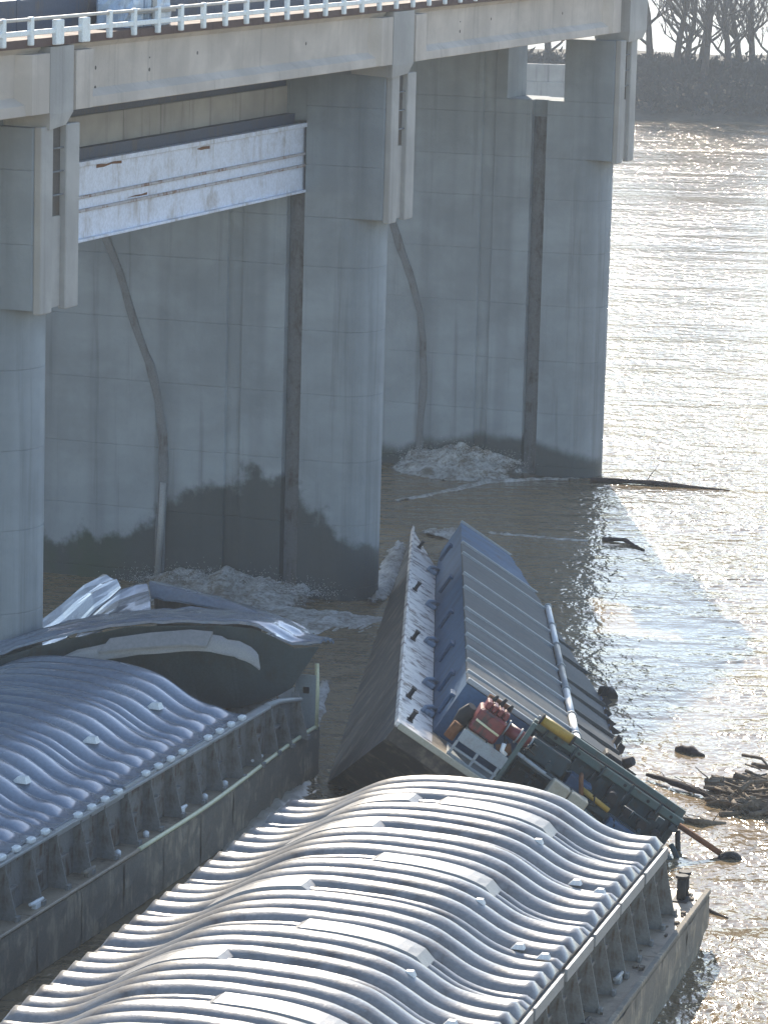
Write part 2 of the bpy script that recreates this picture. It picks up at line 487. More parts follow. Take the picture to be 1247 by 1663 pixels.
for k in range(3):
    p = empty('dam_pier', dam_matrix(BAY * k))
    tag(p, PIER_LABELS[k], 'dam pier', 'concrete piers of the dam')
    spl = [1.0, 1.0, .36][k]
    if k == 0:
        pier_lifts = []
        for i in range(len(levels) - 1):
            o = lift(nose, levels[i], levels[i + 1]).build('concrete_lift', M['pier'], p)
            pier_lifts.append(o)
        for z0, z1 in ((12.609, 14.3),):
            pier_lifts.append(lift(blk, z0, z1).build('concrete_lift', M['pier'], p))
        for o in pier_lifts: o['splash'] = spl
    else:
        for o in pier_lifts:
            c = copy_part(o, p); c['splash'] = spl
    def top_poly(n0, n1):
        return [(x, y) for x, y in blk if True]
    if k < 2:
        for z0, z1 in ((14.3, 16.2), (16.2, 17.28)):
            o = lift(blk, z0, z1).build('concrete_lift', M['pier'], p); o['splash'] = 0.0
    else:
        # the end pier is pierced by an opening below the girder
        front = [(HT - .05, 0), (HT, -.05), (HT, -2.02), (-HT, -2.02), (-HT, -.05), (-HT + .05, 0)]
        back = [(HT, -4.34), (HT, -4.78), (HT - .1, -4.82), (HT - .1, -5.3), (HT, -5.34), (HT, -20), (-HT, -20), (-HT, -4.34)]
        o = lift(blk, 14.3, 14.86).build('concrete_lift', M['pier'], p); o['splash'] = 0.0
        for pl in (front, back):
            o = lift(pl, 14.86, 17.28).build('concrete_lift', M['pier'], p); o['splash'] = 0.0
    # top of the pier behind the girders
    o = lift([(HT, -1.0), (HT, -20), (-HT, -20), (-HT, -1.0)] if k < 2 else [(HT, -4.34), (HT, -20), (-HT, -20), (-HT, -4.34)], 17.28, 18.9).build('pier_cap', M['pier'], p); o['splash'] = 0.0
    # upstream bearing bracket: two proud strips with a slot between them in the upper half
    br = MB()
    for x0, x1 in ((.54, 1.24), (-1.10, -.29)):
        br.bbox(x0, x1, .0, .22, 12.52, 17.30, .03)
    br.box(-.285, .535, .0, .06, 12.60, 14.95)
    br.build('bearing_bracket', M['bracket'], p)
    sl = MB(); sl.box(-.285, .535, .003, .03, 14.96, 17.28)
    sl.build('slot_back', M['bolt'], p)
    for z in (15.5, 16.1, 16.7):
        MB().tube([(-.285, .12, z), (.535, .12, z)], .025, 6).build('ladder_rung', M['seal'], p)
    # curved seal plates of the radial gate on both flanks
    arc = [(-9.16, 10.4), (-8.55, 8.62), (-8.02, 7.41), (-7.7, 6.2), (-7.53, 5.18), (-7.46, 3.52), (-7.52, 2.05), (-7.6, .2), (-7.75, -2.5)]
    arc = [(-10.2, 12.6)] + arc
    for sgn in (1, -1):
        s_ = MB()
        fine = []
        for i in range(len(arc) - 1):
            for q in range(3):
                t = q / 3
                fine.append((arc[i][0] * (1 - t) + arc[i + 1][0] * t, arc[i][1] * (1 - t) + arc[i + 1][1] * t))
        fine.append(arc[-1])
        rows = [[(sgn * (HT + .004), n_ - .17 - j0, z), (sgn * (HT + .06), n_ - .13 - j0, z), (sgn * (HT + .06), n_ + .11 + j1, z), (sgn * (HT + .004), n_ + .15 + j1, z)] for (n_, z), j0, j1 in [(q, .06 * fb(q[1] * .9, 1.5, k), .07 * fb(q[1] * .8, 6.5, k)) for q in fine]]
        s_.grid(rows, False)
        s_.build('seal_plate', M['seal'], p)
        if k == 1:
            MB().tube([(sgn * (HT + .10), -7.45, 3.45), (sgn * (HT + .10), -7.5, 2.0), (sgn * (HT + .10), -7.62, .1)], .11, 8).build('drain_pipe', M['flange'], p)
        g_ = MB()
        g_.box(min(sgn * (HT - .375), sgn * (HT - .33)), max(sgn * (HT - .375), sgn * (HT - .33)), SLOT1 + .02, SLOT0 - .02, -2.9, 14.2)
        g_.build('gate_guide', M['seal'], p)
        if k < 2:
            MB().box(min(sgn * (HT - .37), sgn * (HT - .02)), max(sgn * (HT - .37), sgn * (HT - .02)), SLOT1 + .01, SLOT0 - .01, 15.72, 17.27).build('slot_infill', M['pier'], p)

# concrete beam and white bulkhead in the bay
def span_matrix():
    return dam_matrix(0)
bm_ = empty('gate_beam', dam_matrix(BAY / 2))
tag(bm_, 'stained grey concrete beam spanning the bay above the white bulkhead', 'beam')
L2 = (BAY - TH) / 2
n_pan = 1
for i in range(n_pan):
    x0 = -L2 + (2 * L2) * i / n_pan; x1 = -L2 + (2 * L2) * (i + 1) / n_pan
    MB().bbox(x0 + .006, x1 - .006, -4.25, -3.36, 15.92, 16.80, .02).build('beam_segment', M['beam'], bm_)
MB().box(-L2 + .01, L2 - .01, -4.2, -3.42, 16.805, 17.62).build('soffit_shade', M['navy'], bm_)  # dark filler added to paint the shade below the girder
bk = empty('steel_bulkhead', dam_matrix(BAY / 2))
tag(bk, 'white steel bulkhead streaked with rust hanging in the bay between two piers', 'bulkhead')
Lb = L2 + .25
MB().box(-Lb, Lb, -3.02, -2.80, 13.41, 15.61).build('skin_plate', M['bulkhead'], bk)
MB().box(-L2 + .01, L2 - .01, -3.34, -3.08, 15.0, 15.93).build('gap_shade_bar', M['navy'], bk)  # dark bar added for the shade between bulkhead and beam
for z0, z1, d in ((15.50, 15.64, -2.66), (14.60, 14.68, -2.70), (14.22, 14.30, -2.70), (13.39, 13.47, -2.66)):
    MB().bbox(-Lb, Lb, -2.795, d, z0, z1, .015).build('stiffener_flange', M['bulkhead'] if d > -2.68 else M['rust_line'], bk)
for (u_, z, w_, h_) in ((2.3, 14.44, .8, .2), (3.0, 15.3, .9, .10), (9.9, 15.42, 1.8, .10), (17, 15.40, 1.0, .08), (4.6, 14.46, 2.6, .08), (12, 14.36, 1.4, .05)):
    ru = MB()
    x = BAY / 2 - u_
    ru.add([(x + w_ * a, -2.792 + .003, z + h_ * b + .03 * rng.uniform(-1, 1)) for a, b in ((-.5, -.5), (-.1, -.3), (.2, -.55), (.5, -.4), (.48, .4), (.1, .5), (-.2, .35), (-.5, .5))], [tuple(range(8))])
    ru.build('rust_patch', M['rust'], bk)

# bridge girders
br_ = empty('service_bridge', dam_matrix(BAY))
tag(br_, 'concrete girder bridge running along the tops of the dam piers', 'bridge')
def ux(u): return BAY - u        # local x of a dam coordinate u, for things rooted at pier 1
ZB, ZT = 17.635, 19.34
prof = [(-1.2, ZT), (.10, ZT), (.10, ZT - .08), (.02, ZT - .16), (.0, ZB + .46), (.22, ZB + .28), (.24, ZB + .02), (.21, ZB), (-1.2, ZB)]
spans = [(-BAY + .55, -1.12), (.52, 25.02), (27.28, 51.55)]
bolt_pos = [(1.3, 18.55), (1.3, 18.0), (2.0, 18.62), (2.0, 18.1), (5.6, 18.75), (5.6, 18.4), (9.0, 18.7), (12.4, 18.95), (17.6, 18.6)]
for i, (u0, u1) in enumerate(spans):
    g = MB()
    g.prism(prof, 'x', ux(u1), ux(u0))
    go = g.build('girder', M['girder'], br_)
    for ua, ub, c0 in ((u0, u0 + 1.05, 0), (u1 - 1.05, u1, 1)):
        e = MB()
        # end block: flush with the flange, splayed back to the web
        xa, xb = ux(ub), ux(ua)
        if c0 == 0:   # splay on the +u side -> smaller local x
            pl = [(xa - .3, .004), (xb, .004), (xb, .36), (xa, .36)]
        else:
            pl = [(xa, .004), (xb + .3, .004), (xb, .36), (xa, .36)]
        e.prism(pl, 'z', ZB + .03, ZT - .17)
        e.build('end_block', M['girder'], go)
    if i > 0:
        for (du, z) in bolt_pos:
            b_ = MB()
            y = .36 if du < 1.06 else .006
            if du > 1.06:
                b_.tube([(ux(u0 + du), -.02, z), (ux(u0 + du), .012, z)], .055, 8, False)
                b_.build('bolt_hole', M['bolt'], go)
# pilasters between girder ends, tapering to the bearing
for k, u in enumerate((0, BAY, 2 * BAY)):
    p_ = MB()
    a0, a1 = (-1.02, .42)
    xs = [ux(u + a1), ux(u + a0)]
    if k == 1: xs = [ux(u + .42), ux(u - 1.6)]
    if k == 2: xs = [ux(u + 1.95), ux(u - .55)]
    p_.loft([[(xs[0] + .5 * (xs[1] - xs[0]) * .35, -1.1, 17.30), (xs[1] - .1, -1.1, 17.30), (xs[1] - .1, .28, 17.22), (xs[0] + .35, .28, 17.30)],
             [(xs[0], -1.1, 17.62), (xs[1], -1.1, 17.62), (xs[1], .33, 17.62), (xs[0], .33, 17.62)],
             [(xs[0], -1.1, ZT - .02), (xs[1], -1.1, ZT - .02), (xs[1], .33, ZT - .02), (xs[0], .33, ZT - .02)]], True, True)
    p_.build('girder_pilaster', M['bracket'], br_)
for i in range(18):
    u0 = -BAY + i * 4.5
    u1 = min(u0 + 4.48, 2 * BAY + 1.9)
    if u1 - u0 < .5: continue
    MB().box(ux(u1), ux(u0), -11.6, .32, ZT + .004, ZT + .22).build('deck_slab', M['rust_edge'], br_)  # deck widened downstream, out of view, to keep sun off the shaded barge
    MB().bbox(ux(u1), ux(u0), -1.45, -1.2, ZT + .224, ZT + 1.05, .02).build('parapet', M['navy'], br_)
# second downstream girder, set out of view to block sun from the barge
gb = MB(); gb.prism([(-11.5, ZB), (-11.5, ZT), (-10.6, ZT), (-10.6, ZB)], 'x', ux(2 * BAY + 1.5), ux(-BAY)); gb.build('girder', M['girder'], br_)  # out of view, only blocks sun from the barge

rl = empty('guard_railing', dam_matrix(BAY))
tag(rl, 'white two-rail guard railing along the near edge of the bridge deck', 'railing')
post = None
i = 0
u = -12.0
while u < 2 * BAY + 1.5:
    if post is None:
        post = MB().bbox(-.10, .10, .30, .42, ZT + .07, ZT + .78, .02).build('rail_post', M['white_rail'], rl, (ux(u), 0, 0))
        thick_mesh = MB().bbox(-.24, .24, .30, .44, ZT + .03, ZT + .66, .02).mesh('rail_post', M['white_rail'])
    else:
        c = copy_part(post, rl, (ux(u), 0, 0))
        if abs(u + .58) < .8 or abs(u - 1.0) < .8: c.data = thick_mesh
    u += 1.62
MB().bbox(ux(2 * BAY + 1.6), ux(-12), .34, .40, ZT + .32, ZT + .45, .02).build('lower_rail', M['white_rail'], rl)
MB().bbox(ux(2 * BAY + 1.6), ux(-12), .33, .41, ZT + .68, ZT + .76, .02).build('top_rail', M['beige_rail'], rl)
rl2 = empty('guard_railing', dam_matrix(BAY))
tag(rl2, 'thin beige pipe railing on the deck behind the white railing', 'railing')
MB().tube([(ux(2 * BAY + 1.4), -1.32, ZT + 1.3), (ux(-12), -1.32, ZT + 1.3)], .05, 8).build('top_rail', M['beige_rail'], rl2)
post2 = None
u = -12
while u < 2 * BAY + 1.4:
    if post2 is None:
        post2 = MB().tube([(0, -1.32, ZT + 1.05), (0, -1.32, ZT + 1.3)], .045, 6).build('rail_post', M['beige_rail'], rl2, (ux(u), 0, 0))
    else:
        copy_part(post2, rl2, (ux(u), 0, 0))
    u += 2.1
# wrapped machine on the deck
wm = empty('wrapped_machine', dam_matrix(0) @ Matrix.Translation((-6.2, -.42, ZT + .224)))
tag(wm, 'pale blue plastic-wrapped machine standing on the bridge deck behind the railing', 'machine')
def lumpy(x0, x1, y0, y1, z0, z1, n, amp, seed):
    m = MB(); rings = []
    for j in range(6):
        t = j / 5
        s = 1 - .10 * max(0, t - .6) / .4
        ring = []
        for i in range(n):
            a = 2 * math.pi * i / n
            cx, cy = max(-1, min(1, 1.35 * math.cos(a))), max(-1, min(1, 1.35 * math.sin(a)))
            k = amp * fb(cx * 3 + seed, cy * 3, t * 4)
            ring.append(((x0 + x1) / 2 + (x1 - x0) / 2 * cx * s + k, (y0 + y1) / 2 + (y1 - y0) / 2 * cy * s + k, z0 + (z1 - z0) * t + k * .5))
        rings.append(ring)
    return m.loft(rings, True, True)
lumpy(-1.5, .2, -.6, .42, .0, 1.5, 20, .10, 1.0).build('wrapped_body', M['tarp'], wm)
lumpy(.3, 1.5, -.6, .38, .0, 1.0, 20, .08, 4.0).build('wrapped_engine', M['tarp'], wm)
MB().bbox(-1.6, 1.6, .44, .48, .35, .45, .02).build('strap', M['flange'], wm)
MB().bbox(-.25, .05, .45, .49, .0, 1.3, .02).build('strap', M['flange'], wm)

# ------------------------------------------------------------------ barges
def barge_frame(h, p, r):
    L = Vector((math.sin(h) * math.cos(p), math.cos(h) * math.cos(p), -math.sin(p)))
    R0 = Vector((math.cos(h), -math.sin(h), 0))
    U0 = R0.cross(L)
    R = R0 * math.cos(r) - U0 * math.sin(r)
    U = U0 * math.cos(r) + R0 * math.sin(r)
    return R, L, U
def barge_matrix(o, h, p, r):
    R, L, U = barge_frame(h, p, r)
    return Matrix(((R.x, L.x, U.x, o[0]), (R.y, L.y, U.y, o[1]), (R.z, L.z, U.z, o[2]), (0, 0, 0, 1)))

# cross section of an arched cover (distance from eave, height above eave)
PW = [0, .35, .7, .95, 1.2, 1.48, 1.85, 2.22, 2.7, 3.3, 3.8, 4.4]
PH = [.04, .03, .035, .07, .13, .235, .46, .66, .81, .90, .935, .945]
_w = np.linspace(0, 4.4, 200)
_h = np.interp(_w, PW, PH)
_h = np.convolve(np.pad(_h, 8, mode='edge'), np.ones(17) / 17, 'valid')
def arch(x, width):
    d = min(x, width - x) * 8.8 / width
    return float(np.interp(max(0, d), _w, _h))
def rib_table(kind):
    """(centre, width, height) of each corrugation of one cover, measured from its far edge"""
    out = []; y = 0.0
    spec = [(.72, .25)] * 3 + [(.36, .14)] * 2 + [(.72, .25)] * 3 + [(.39, .15)] if kind == 'long' else [(.77, .22)] * 4 + [(.46, .14)] * 2
    for w_, h_ in spec:
        out.append((y + w_ / 2, w_, h_)); y += w_
    return out, y
def rib_h(y, ribs):
    for c, w_, h_ in ribs:
        t = (y - c) / w_
        if abs(t) <= .5:
            return h_ * math.sqrt(max(0.0, 1 - (2 * t) ** 2)) ** 1.15
    return 0.0
def cover_grid(width, length, ribs, nx=64, per=9, fade=(.0, .14)):
    ys = []
    for c, w_, h_ in ribs:
        ys += [c - w_ / 2 * math.cos(math.pi * i / per) for i in range(per)]
    ys.append(length)
    rows = []
    for y in ys:
        row = []
        for i in range(nx + 1):
            x = width * i / nx
            e = smoothstep(fade[0], fade[1], x) * smoothstep(fade[0], fade[1], width - x)
            z = arch(x, width) + rib_h(y, ribs) * (.12 + .88 * e)
            z += .022 * fb(x * .7, y * .9, width) + .014 * fb(x * .35, y * .3, width + 5) 
            row.append((-x, -y, z))
        rows.append(row)
    return rows
def place_on(rows_fn):
    pass
def pad_mesh(xr, xl, width, ly, up_):
    """flat pad bridging two ribs between distances xr and xl from the eave"""
    rows = []
    for j, (yy, dz) in enumerate(((0, -.06), (.05, .0), (ly * .55, .0), (ly - .04, .015), (ly, -.10))):
        row = []
        for i in range(15):
            t = i / 14
            x = xr + (xl - xr) * t
            ex = .0 if .5 / 14 < t < 13.5 / 14 else -.10
            row.append((-x, -yy, arch(x, width) + up_ + dz + ex + (.02 * math.sin(t * math.pi * 3) ** 4 * (j == 2))))
        rows.append(row)
    return MB().grid(rows, False, .03)
def lug_mesh(s=1.0):
    m = MB()
    m.loft([[(-.20 * s, -.13 * s, 0), (.20 * s, -.13 * s, 0), (.20 * s, .13 * s, 0), (-.20 * s, .13 * s, 0)],
            [(-.05 * s, -.09 * s, .15 * s), (.14 * s, -.09 * s, .15 * s), (.14 * s, .09 * s, .15 * s), (-.05 * s, .09 * s, .15 * s)]], True, True)
    return m

def gusset_mesh(h, sgn=1):
    m = MB()
    m.prism([(.0, .0), (.46 * sgn, .0), (.46 * sgn, .10), (.20 * sgn, h - .16), (.20 * sgn, h - .03), (.0, h - .03)], 'y', -.02, .02)
    m.bbox(min(.44 * sgn, .52 * sgn), max(.44 * sgn, .52 * sgn), -.10, .10, .0, .12, .01)
    return m
def timberhead(parent, x, y, mat, s=1.0, z=0.0):
    m = MB()
    for dx in (-.16, .16):
        m.tube([(x, y + dx * s, z), (x, y + dx * s, z + .42 * s)], .085 * s, 10)
        m.tube([(x, y + dx * s, z + .42 * s), (x, y + dx * s, z + .47 * s)], .12 * s, 10)
    m.bbox(x - .14 * s, x + .14 * s, y - .34 * s, y + .34 * s, z, z + .03, .01)
    return m.build('timberhead', mat, parent)
def cleat(parent, x, y, mat, ang=0.0, z=0.0):
    m = MB()
    m.tube([(x - .02, y - .30, z + .15), (x, y - .12, z + .13), (x, y + .12, z + .13), (x + .02, y + .30, z + .15)], [.04, .055, .055, .04], 8)
    m.bbox(x - .06, x + .06, y - .13, y + .13, z, z + .12, .01)
    return m.build('cleat', mat, parent)

def open_barge(root, Lend, Lback, Rg, Rl, cw, hc, far_deck, mats, gus_y, cover_mat, covers, kind, cover_far):
    """hull, deck, coaming and covers; x=0 is the right coaming foot, covers run to x=-cw"""
    pass

# ---- barge B (front, sunlit)
mb2 = barge_matrix((6.2945, 79.9345, 1.206), .2581, .0259, .0095)
b2 = empty('hopper_barge', mb2)
tag(b2, 'sunlit barge under an unbroken row of ribbed arched pale covers', 'barge', 'runaway hopper barges')
CW2, HC2, RG2, LE2, LB2 = 8.75, 1.48, .88, 2.05, -34.0
hull = MB()
xl = -CW2 - RG2
deckz = -.012
hull.loft([[(xl, LE2, -.02), (RG2, LE2, -.02), (RG2 - .02, LE2 - .1, -.75), (RG2 - .05, LE2 - 4.5, -3.4), (xl + .05, LE2 - 4.5, -3.4), (xl + .02, LE2 - .1, -.75)],
           [(xl, LB2, -.02), (RG2, LB2, -.02), (RG2 - .02, LB2, -.75), (RG2 - .05, LB2, -3.4), (xl + .05, LB2, -3.4), (xl + .02, LB2, -.75)]], True, True)
ho = hull.build('hull', M['hull'], b2)
y = LE2
k = 0
while y > -24:
    l = min(2.9, y + 24)
    MB().box(.013, RG2 - .02, y - l + .012, y - .008, -.016, .0 + .004 * (k % 2)).build('deck_plate', M['deck'], b2)
    # rubbing plates on the side, each slightly dented
    d = MB()
    rows = []
    for zi, zz in enumerate((-.06, -.3, -.55, -.8)):
        rows.append([(RG2 + .012 + .05 * max(0, fb(k * 3.1 + i * .7, zi * .9, 2.0)), y - .02 - (l - .05) * i / 6, zz) for i in range(7)])
    d.grid(rows, False).build('side_plate', M['hull'], b2)
    y -= l; k += 1
MB().box(-CW2, .0, .10, LE2 - .02, -.016, .0).build('deck_plate', M['deck'], b2)
MB().bbox(RG2 - .10, RG2 + .03, -24, LE2, -.012, .10, .02).build('gunwale_bar', M['hull'], b2)
cm = MB()
cm.box(-.03, .0, -30, .0, .0, HC2 - .03)
cm.box(-CW2, -CW2 + .03, -30, .0, .0, HC2 - .03)
cm.box(-CW2, .0, -.0, .03, .0, HC2 - .03)
cm.build('coaming', M['coaming'], b2)
MB().bbox(-.06, .20, -30, .04, HC2 - .10, HC2 - .03, .012).build('coaming_rail', M['coaming'], b2)
gm2 = None
y = -.15
while y > -20:
    if gm2 is None: gm2 = gusset_mesh(HC2 - .08).build('gusset', M['coaming'], b2, (0, y, 0))
    else: copy_part(gm2, b2, (0, y, 0))
    y -= 1.36
st = MB().bbox(.0, .12, -.62, .0, .62, .70, .01)
s0 = None
y = -.5
while y > -20:
    if s0 is None: s0 = st.build('stiffener', M['coaming'], b2, (0, y, .1))
    else: copy_part(s0, b2, (0, y, .1))
    y -= 1.36
ribs2, len2 = rib_table('long')
cg = MB().grid(cover_grid(CW2, len2, ribs2), True, .0)
# turned-down skirt at both ends
cov_mesh = MB().grid(cover_grid(CW2, len2, ribs2), True, .05).mesh('cover', M['cover'])
pad_r = pad_mesh(1.95, 4.65, CW2, .80, .235).mesh('lifting_pad', M['pad'])
pad_l = pad_mesh(5.15, 7.4, CW2, .80, .235).mesh('lifting_pad', M['pad'])
lug_m = lug_mesh(.7).mesh('lug', M['lug'])
fl = MB()
fl.bbox(.06, .13, -2.60, -.10, -.24, .02, .012)
flange_m = fl.mesh('eave_flange', M['flange'])
MODS2 = 5
for k in range(MODS2):
    y0 = .10 - k * (len2 + .02)
    c = bpy.data.objects.new('cover', cov_mesh); C.objects.link(c); c.parent = b2
    c.location = (.10 + .02 * (k % 2), y0, HC2 + (.0, .025, -.01, .02, 0)[k])
    def sub(name, me, loc):
        o = bpy.data.objects.new(name, me); C.objects.link(o); o.parent = c; o.location = loc
        return o
    sub('lifting_pad', pad_r, (0, -2.25, 0))
    sub('lifting_pad', pad_l, (0, -4.75 , 0))
    if k == 0:
        sub('lifting_pad', pad_l, (.1, -2.1, 0))
    for d_, yy in ((2.06, -3.9), (.95, -5.05), (.36, -5.4)):
        sub('lug', lug_m, (-d_, yy, arch(d_, CW2) + .17))
    for j in range(2):
        o = sub('eave_flange', flange_m, (.0, -.02 - j * len2 / 2, .0))
timberhead(b2, .38, 1.35, M['black'], 1.25)
timberhead(b2, -.45, 1.2, M['lug'], .8)
cleat(b2, .38, -6.0, M['flange']); cleat(b2, .42, -9.5, M['black'])
dbr = MB()
for i in range(40):
    x, y = rng.uniform(-.1, .8), rng.uniform(-14, 1.9)
    s = rng.uniform(.02, .07)
    if x < .05 and y < 0: continue
    dbr.bbox(x, x + s * rng.uniform(1, 3), y, y + s * rng.uniform(1, 4), .004, .004 + s, .008)
tag(dbr.build('scattered_debris', M['drift'], b2), kind='stuff')

# ---- barge A (shaded, against the first pier, far covers torn off)
H1 = .3287
mb1 = barge_matrix((-2.3225, 94.6991, 1.325), H1, 0, 0)
b1 = empty('hopper_barge', mb1)
tag(b1, 'shaded barge with blue grey ribbed covers jammed against a pier, yellow striped deck edge', 'barge', 'runaway hopper barges')
HC1, LE1, LB1, CW1 = 1.36, 1.6, -44.0, 8.6
def rg1(y): return .70 - .45 * smoothstep(-9, 1.6, y)
hull = MB()
# plan outline with the flank stove in round the pier
planR = [(.70, LB1)] + [(rg1(y), y) for y in (-9, -6, -4, -2, 0, 1.6)]
plan = planR + [(-6.0, LE1), (-6.15, -.3), (-6.12, -1.6), (-6.2, -3.2), (-6.6, -3.9), (-8.0, -4.6), (-9.4, -5.6), (-9.4, LB1)]
pin = [(x * .995 - .02, y if y < 0 else y - .9) for x, y in plan]
hull.loft([[(x, y, -3.2) for x, y in pin], [(x, y, -.6) for x, y in plan], [(x, y, -.02) for x, y in plan]], True, True)
hull.build('hull', M['hull'], b1)
y = LE1
k = 0
while y > -30:
    l = min(2.4, y + 30)
    d = MB()
    d.loft([[(.013, y - l + .012, -.016), (rg1(y - l) - .015, y - l + .012, -.016), (rg1(y) - .015, y - .008, -.016), (.013, y - .008, -.016)],
            [(.013, y - l + .012, .004 * (k % 2)), (rg1(y - l) - .015, y - l + .012, .004 * (k % 2)), (rg1(y) - .015, y - .008, .004 * (k % 2)), (.013, y - .008, .004 * (k % 2))]], True, True)
    d.build('deck_plate', M['deck'], b1)
    rows = []
    for zi, zz in enumerate((-.07, -.35, -.65, -.95, -1.3)):
        rows.append([(rg1(y - (l) * i / 6) + .012 + .06 * max(0, fb(k * 3.7 + i * .8, zi * .9, 7.0)), y - .02 - (l - .05) * i / 6, zz) for i in range(7)])
    MB().grid(rows, False).build('side_plate', M['hull'], b1)
    y -= l; k += 1
gp = [(rg1(y) - .02, y, .045) for y in np.linspace(-11.8, LE1 - .1, 16)]
MB().tube(gp, .055, 8).build('gunwale_stripe', M['yellow_pale'], b1)
gp = [(rg1(y) - .02, y, .035) for y in np.linspace(-30, -11.85, 10)]
MB().tube(gp, .05, 8).build('gunwale_bar', M['deck'], b1)
cm = MB()
cm.box(-.03, .0, -40, .3, .0, HC1 - .03)
cm.box(-CW1, -CW1 + .03, -40, -6, .0, HC1 - .03)
cm.box(-5.9, .0, .3, .33, .0, HC1 - .35)
cm.build('coaming', M['coaming'], b1)
MB().bbox(-.06, .22, -40, -2.0, HC1 - .10, HC1 - .03, .012).build('coaming_rail', M['flange'], b1)
# the torn end of the rail bends down
MB().tube([(.08, -1.95, HC1 - .06), (.10, -1.2, HC1 - .10), (.16, -.5, HC1 - .2), (.2, .25, HC1 - .34)], [.09, .08, .07, .06], 6).build('bent_rail', M['flange'], b1)
gm1 = None
y = .1
j = 0
while y > -26:
    if gm1 is None: gm1 = gusset_mesh(HC1 - .08).build('gusset', M['coaming'], b1, (0, y, 0))
    else:
        c = copy_part(gm1, b1, (0, y, 0))
        if y > -2.2: c.rotation_euler = (0, 0, rng.uniform(-.25, .25)); c.scale = (rng.uniform(.8, 1), 1, rng.uniform(.75, .98))
    y -= 1.36 if y < -1.5 else .95
s0 = None
y = -1.0
while y > -26:
    if s0 is None: s0 = MB().bbox(.0, .12, -.5, .0, .55, .62, .01).build('stiffener', M['coaming'], b1, (0, y, 0))
    else: copy_part(s0, b1, (0, y, rng.choice((0, .05, -.05))))
    y -= 1.36
ep = MB(); ep.box(-.35, .22, 1.30, 1.34, .0, 1.45); ep.build('end_plate', M['greyw'], b1)
MB().tube([(.24, 1.36, -.02), (.25, 1.38, 1.0), (.20, 1.42, 1.75)], .06, 8).build('end_post', M['yellow_pale'], b1)
MB().bbox(-.12, .05, 1.26, 1.295, .95, 1.12, .02).build('fairlead_hole', M['black'], b1)
cargo = MB()
rows = [[(-5.9 + 5.8 * i / 10, -4 + 4.2 * j / 6, .25 + .35 * fb(i * .5, j * .5, 3)) for i in range(11)] for j in range(7)]
tag(cargo.grid(rows, True).build('cargo', M['hull_dark'], b1), kind='stuff')
ribs1, len1 = rib_table('short')
cov1 = MB().grid(cover_grid(CW1, len1, ribs1, fade=(.2, .75)), True, .05).mesh('cover', M['cover_shaded'])
lug_b = lug_mesh(1.0).mesh('lug', M['lug'])
endlug = MB().bbox(-.08, .09, -.13, .13, -.05, .07, .03).mesh('eave_lug', M['lug'])
fl1 = MB().bbox(-.02, .05, -1.95, -.05, -.16, .02, .012).mesh('eave_flange', M['flange'])
for k in range(7):
    y0 = -3.4 - k * (len1 + .02)
    c = bpy.data.objects.new('cover', cov1); C.objects.link(c); c.parent = b1
    c.location = (.06 + .02 * (k % 3), y0, HC1 + (.0, .03, -.01, .02, 0, .02, 0)[k])
    def sub(name, me, loc, rz=0):
        o = bpy.data.objects.new(name, me); C.objects.link(o); o.parent = c; o.location = loc; o.rotation_euler = (0, 0, rz)
        return o
    sub('lug', lug_b, (-1.62, -2.15, arch(1.62, CW1) + .15), rng.uniform(-.15, .15))
    for cy, w_, h_ in ribs1:
        if w_ > .5: sub('eave_lug', endlug, (.03, -cy, .02), rng.uniform(-.1, .1))
    for j in range(2):
        sub('eave_flange', fl1, (.02, -.02 - j * len1 / 2, -.02))
cleat(b1, .42, -17.0, M['lug']); cleat(b1, .30, -8.3, M['lug']); cleat(b1, .2, -2.9, M['lug'])
cleat(b1, .45, -14.2, M['hull'])
for (x, yy) in ((.3, -5.4), (.32, -6.8), (.35, -10.6), (.4, -12.4)):
    MB().tube([(x, yy, .0), (x, yy, .12), (x, yy, .16)], [.08, .08, .03], 8).build('deck_cap', M['lug'], b1)

# ---- torn covers lying on barge A : surfaces given by barge coordinates (R, L, U)
def on_b1(rows, name, mat, label, thick=.06, sub_n=4, ribs=0.0, freq=3.0, smooth=True):
    """smooth loft through rows of control points (all rows equal length)"""
    A = np.array(rows, float)
    def dens(A, axis, n):
        m = A.shape[axis]
        t = np.linspace(0, m - 1, (m - 1) * n + 1)
        A = np.moveaxis(A, axis, 0)
        out = []
        for v in t:
            i = int(min(m - 2, math.floor(v))); f = v - i
            p0, p1, p2, p3 = A[max(i - 1, 0)], A[i], A[i + 1], A[min(i + 2, m - 1)]
            out.append(.5 * ((2 * p1) + (-p0 + p2) * f + (2 * p0 - 5 * p1 + 4 * p2 - p3) * f * f + (-p0 + 3 * p1 - 3 * p2 + p3) * f ** 3))
        return np.moveaxis(np.array(out), 0, axis)
    A = dens(dens(A, 0, sub_n * 2), 1, sub_n)
    nr = A.shape[0]
    if ribs:
        for i in range(nr):
            A[i, :, 2] += ribs * (math.cos(math.pi * freq * i / (nr - 1)) ** 2)
    for i in range(nr):
        for j in range(A.shape[1]):
            A[i, j, 2] += .055 * fb(A[i, j, 0] * 1.9, A[i, j, 1] * 1.6, 3.0)
            if i in (0, nr - 1): A[i, j, :2] += np.array([.05, .09]) * fb(A[i, j, 0] * 4, A[i, j, 1] * 4, 8.0)
    cen = A.reshape(-1, 3).mean(0)
    mb = mb1 @ Matrix.Translation(Vector(cen))
    root = empty(name, mb)
    P = [[tuple(p - cen) for p in r] for r in A]
    m = MB().grid(P, smooth, thick)
    m.build('cover_sheet', mat, root)
    tag(root, label, 'barge cover', 'torn covers on the damaged barge')
    return root, Vector(cen)

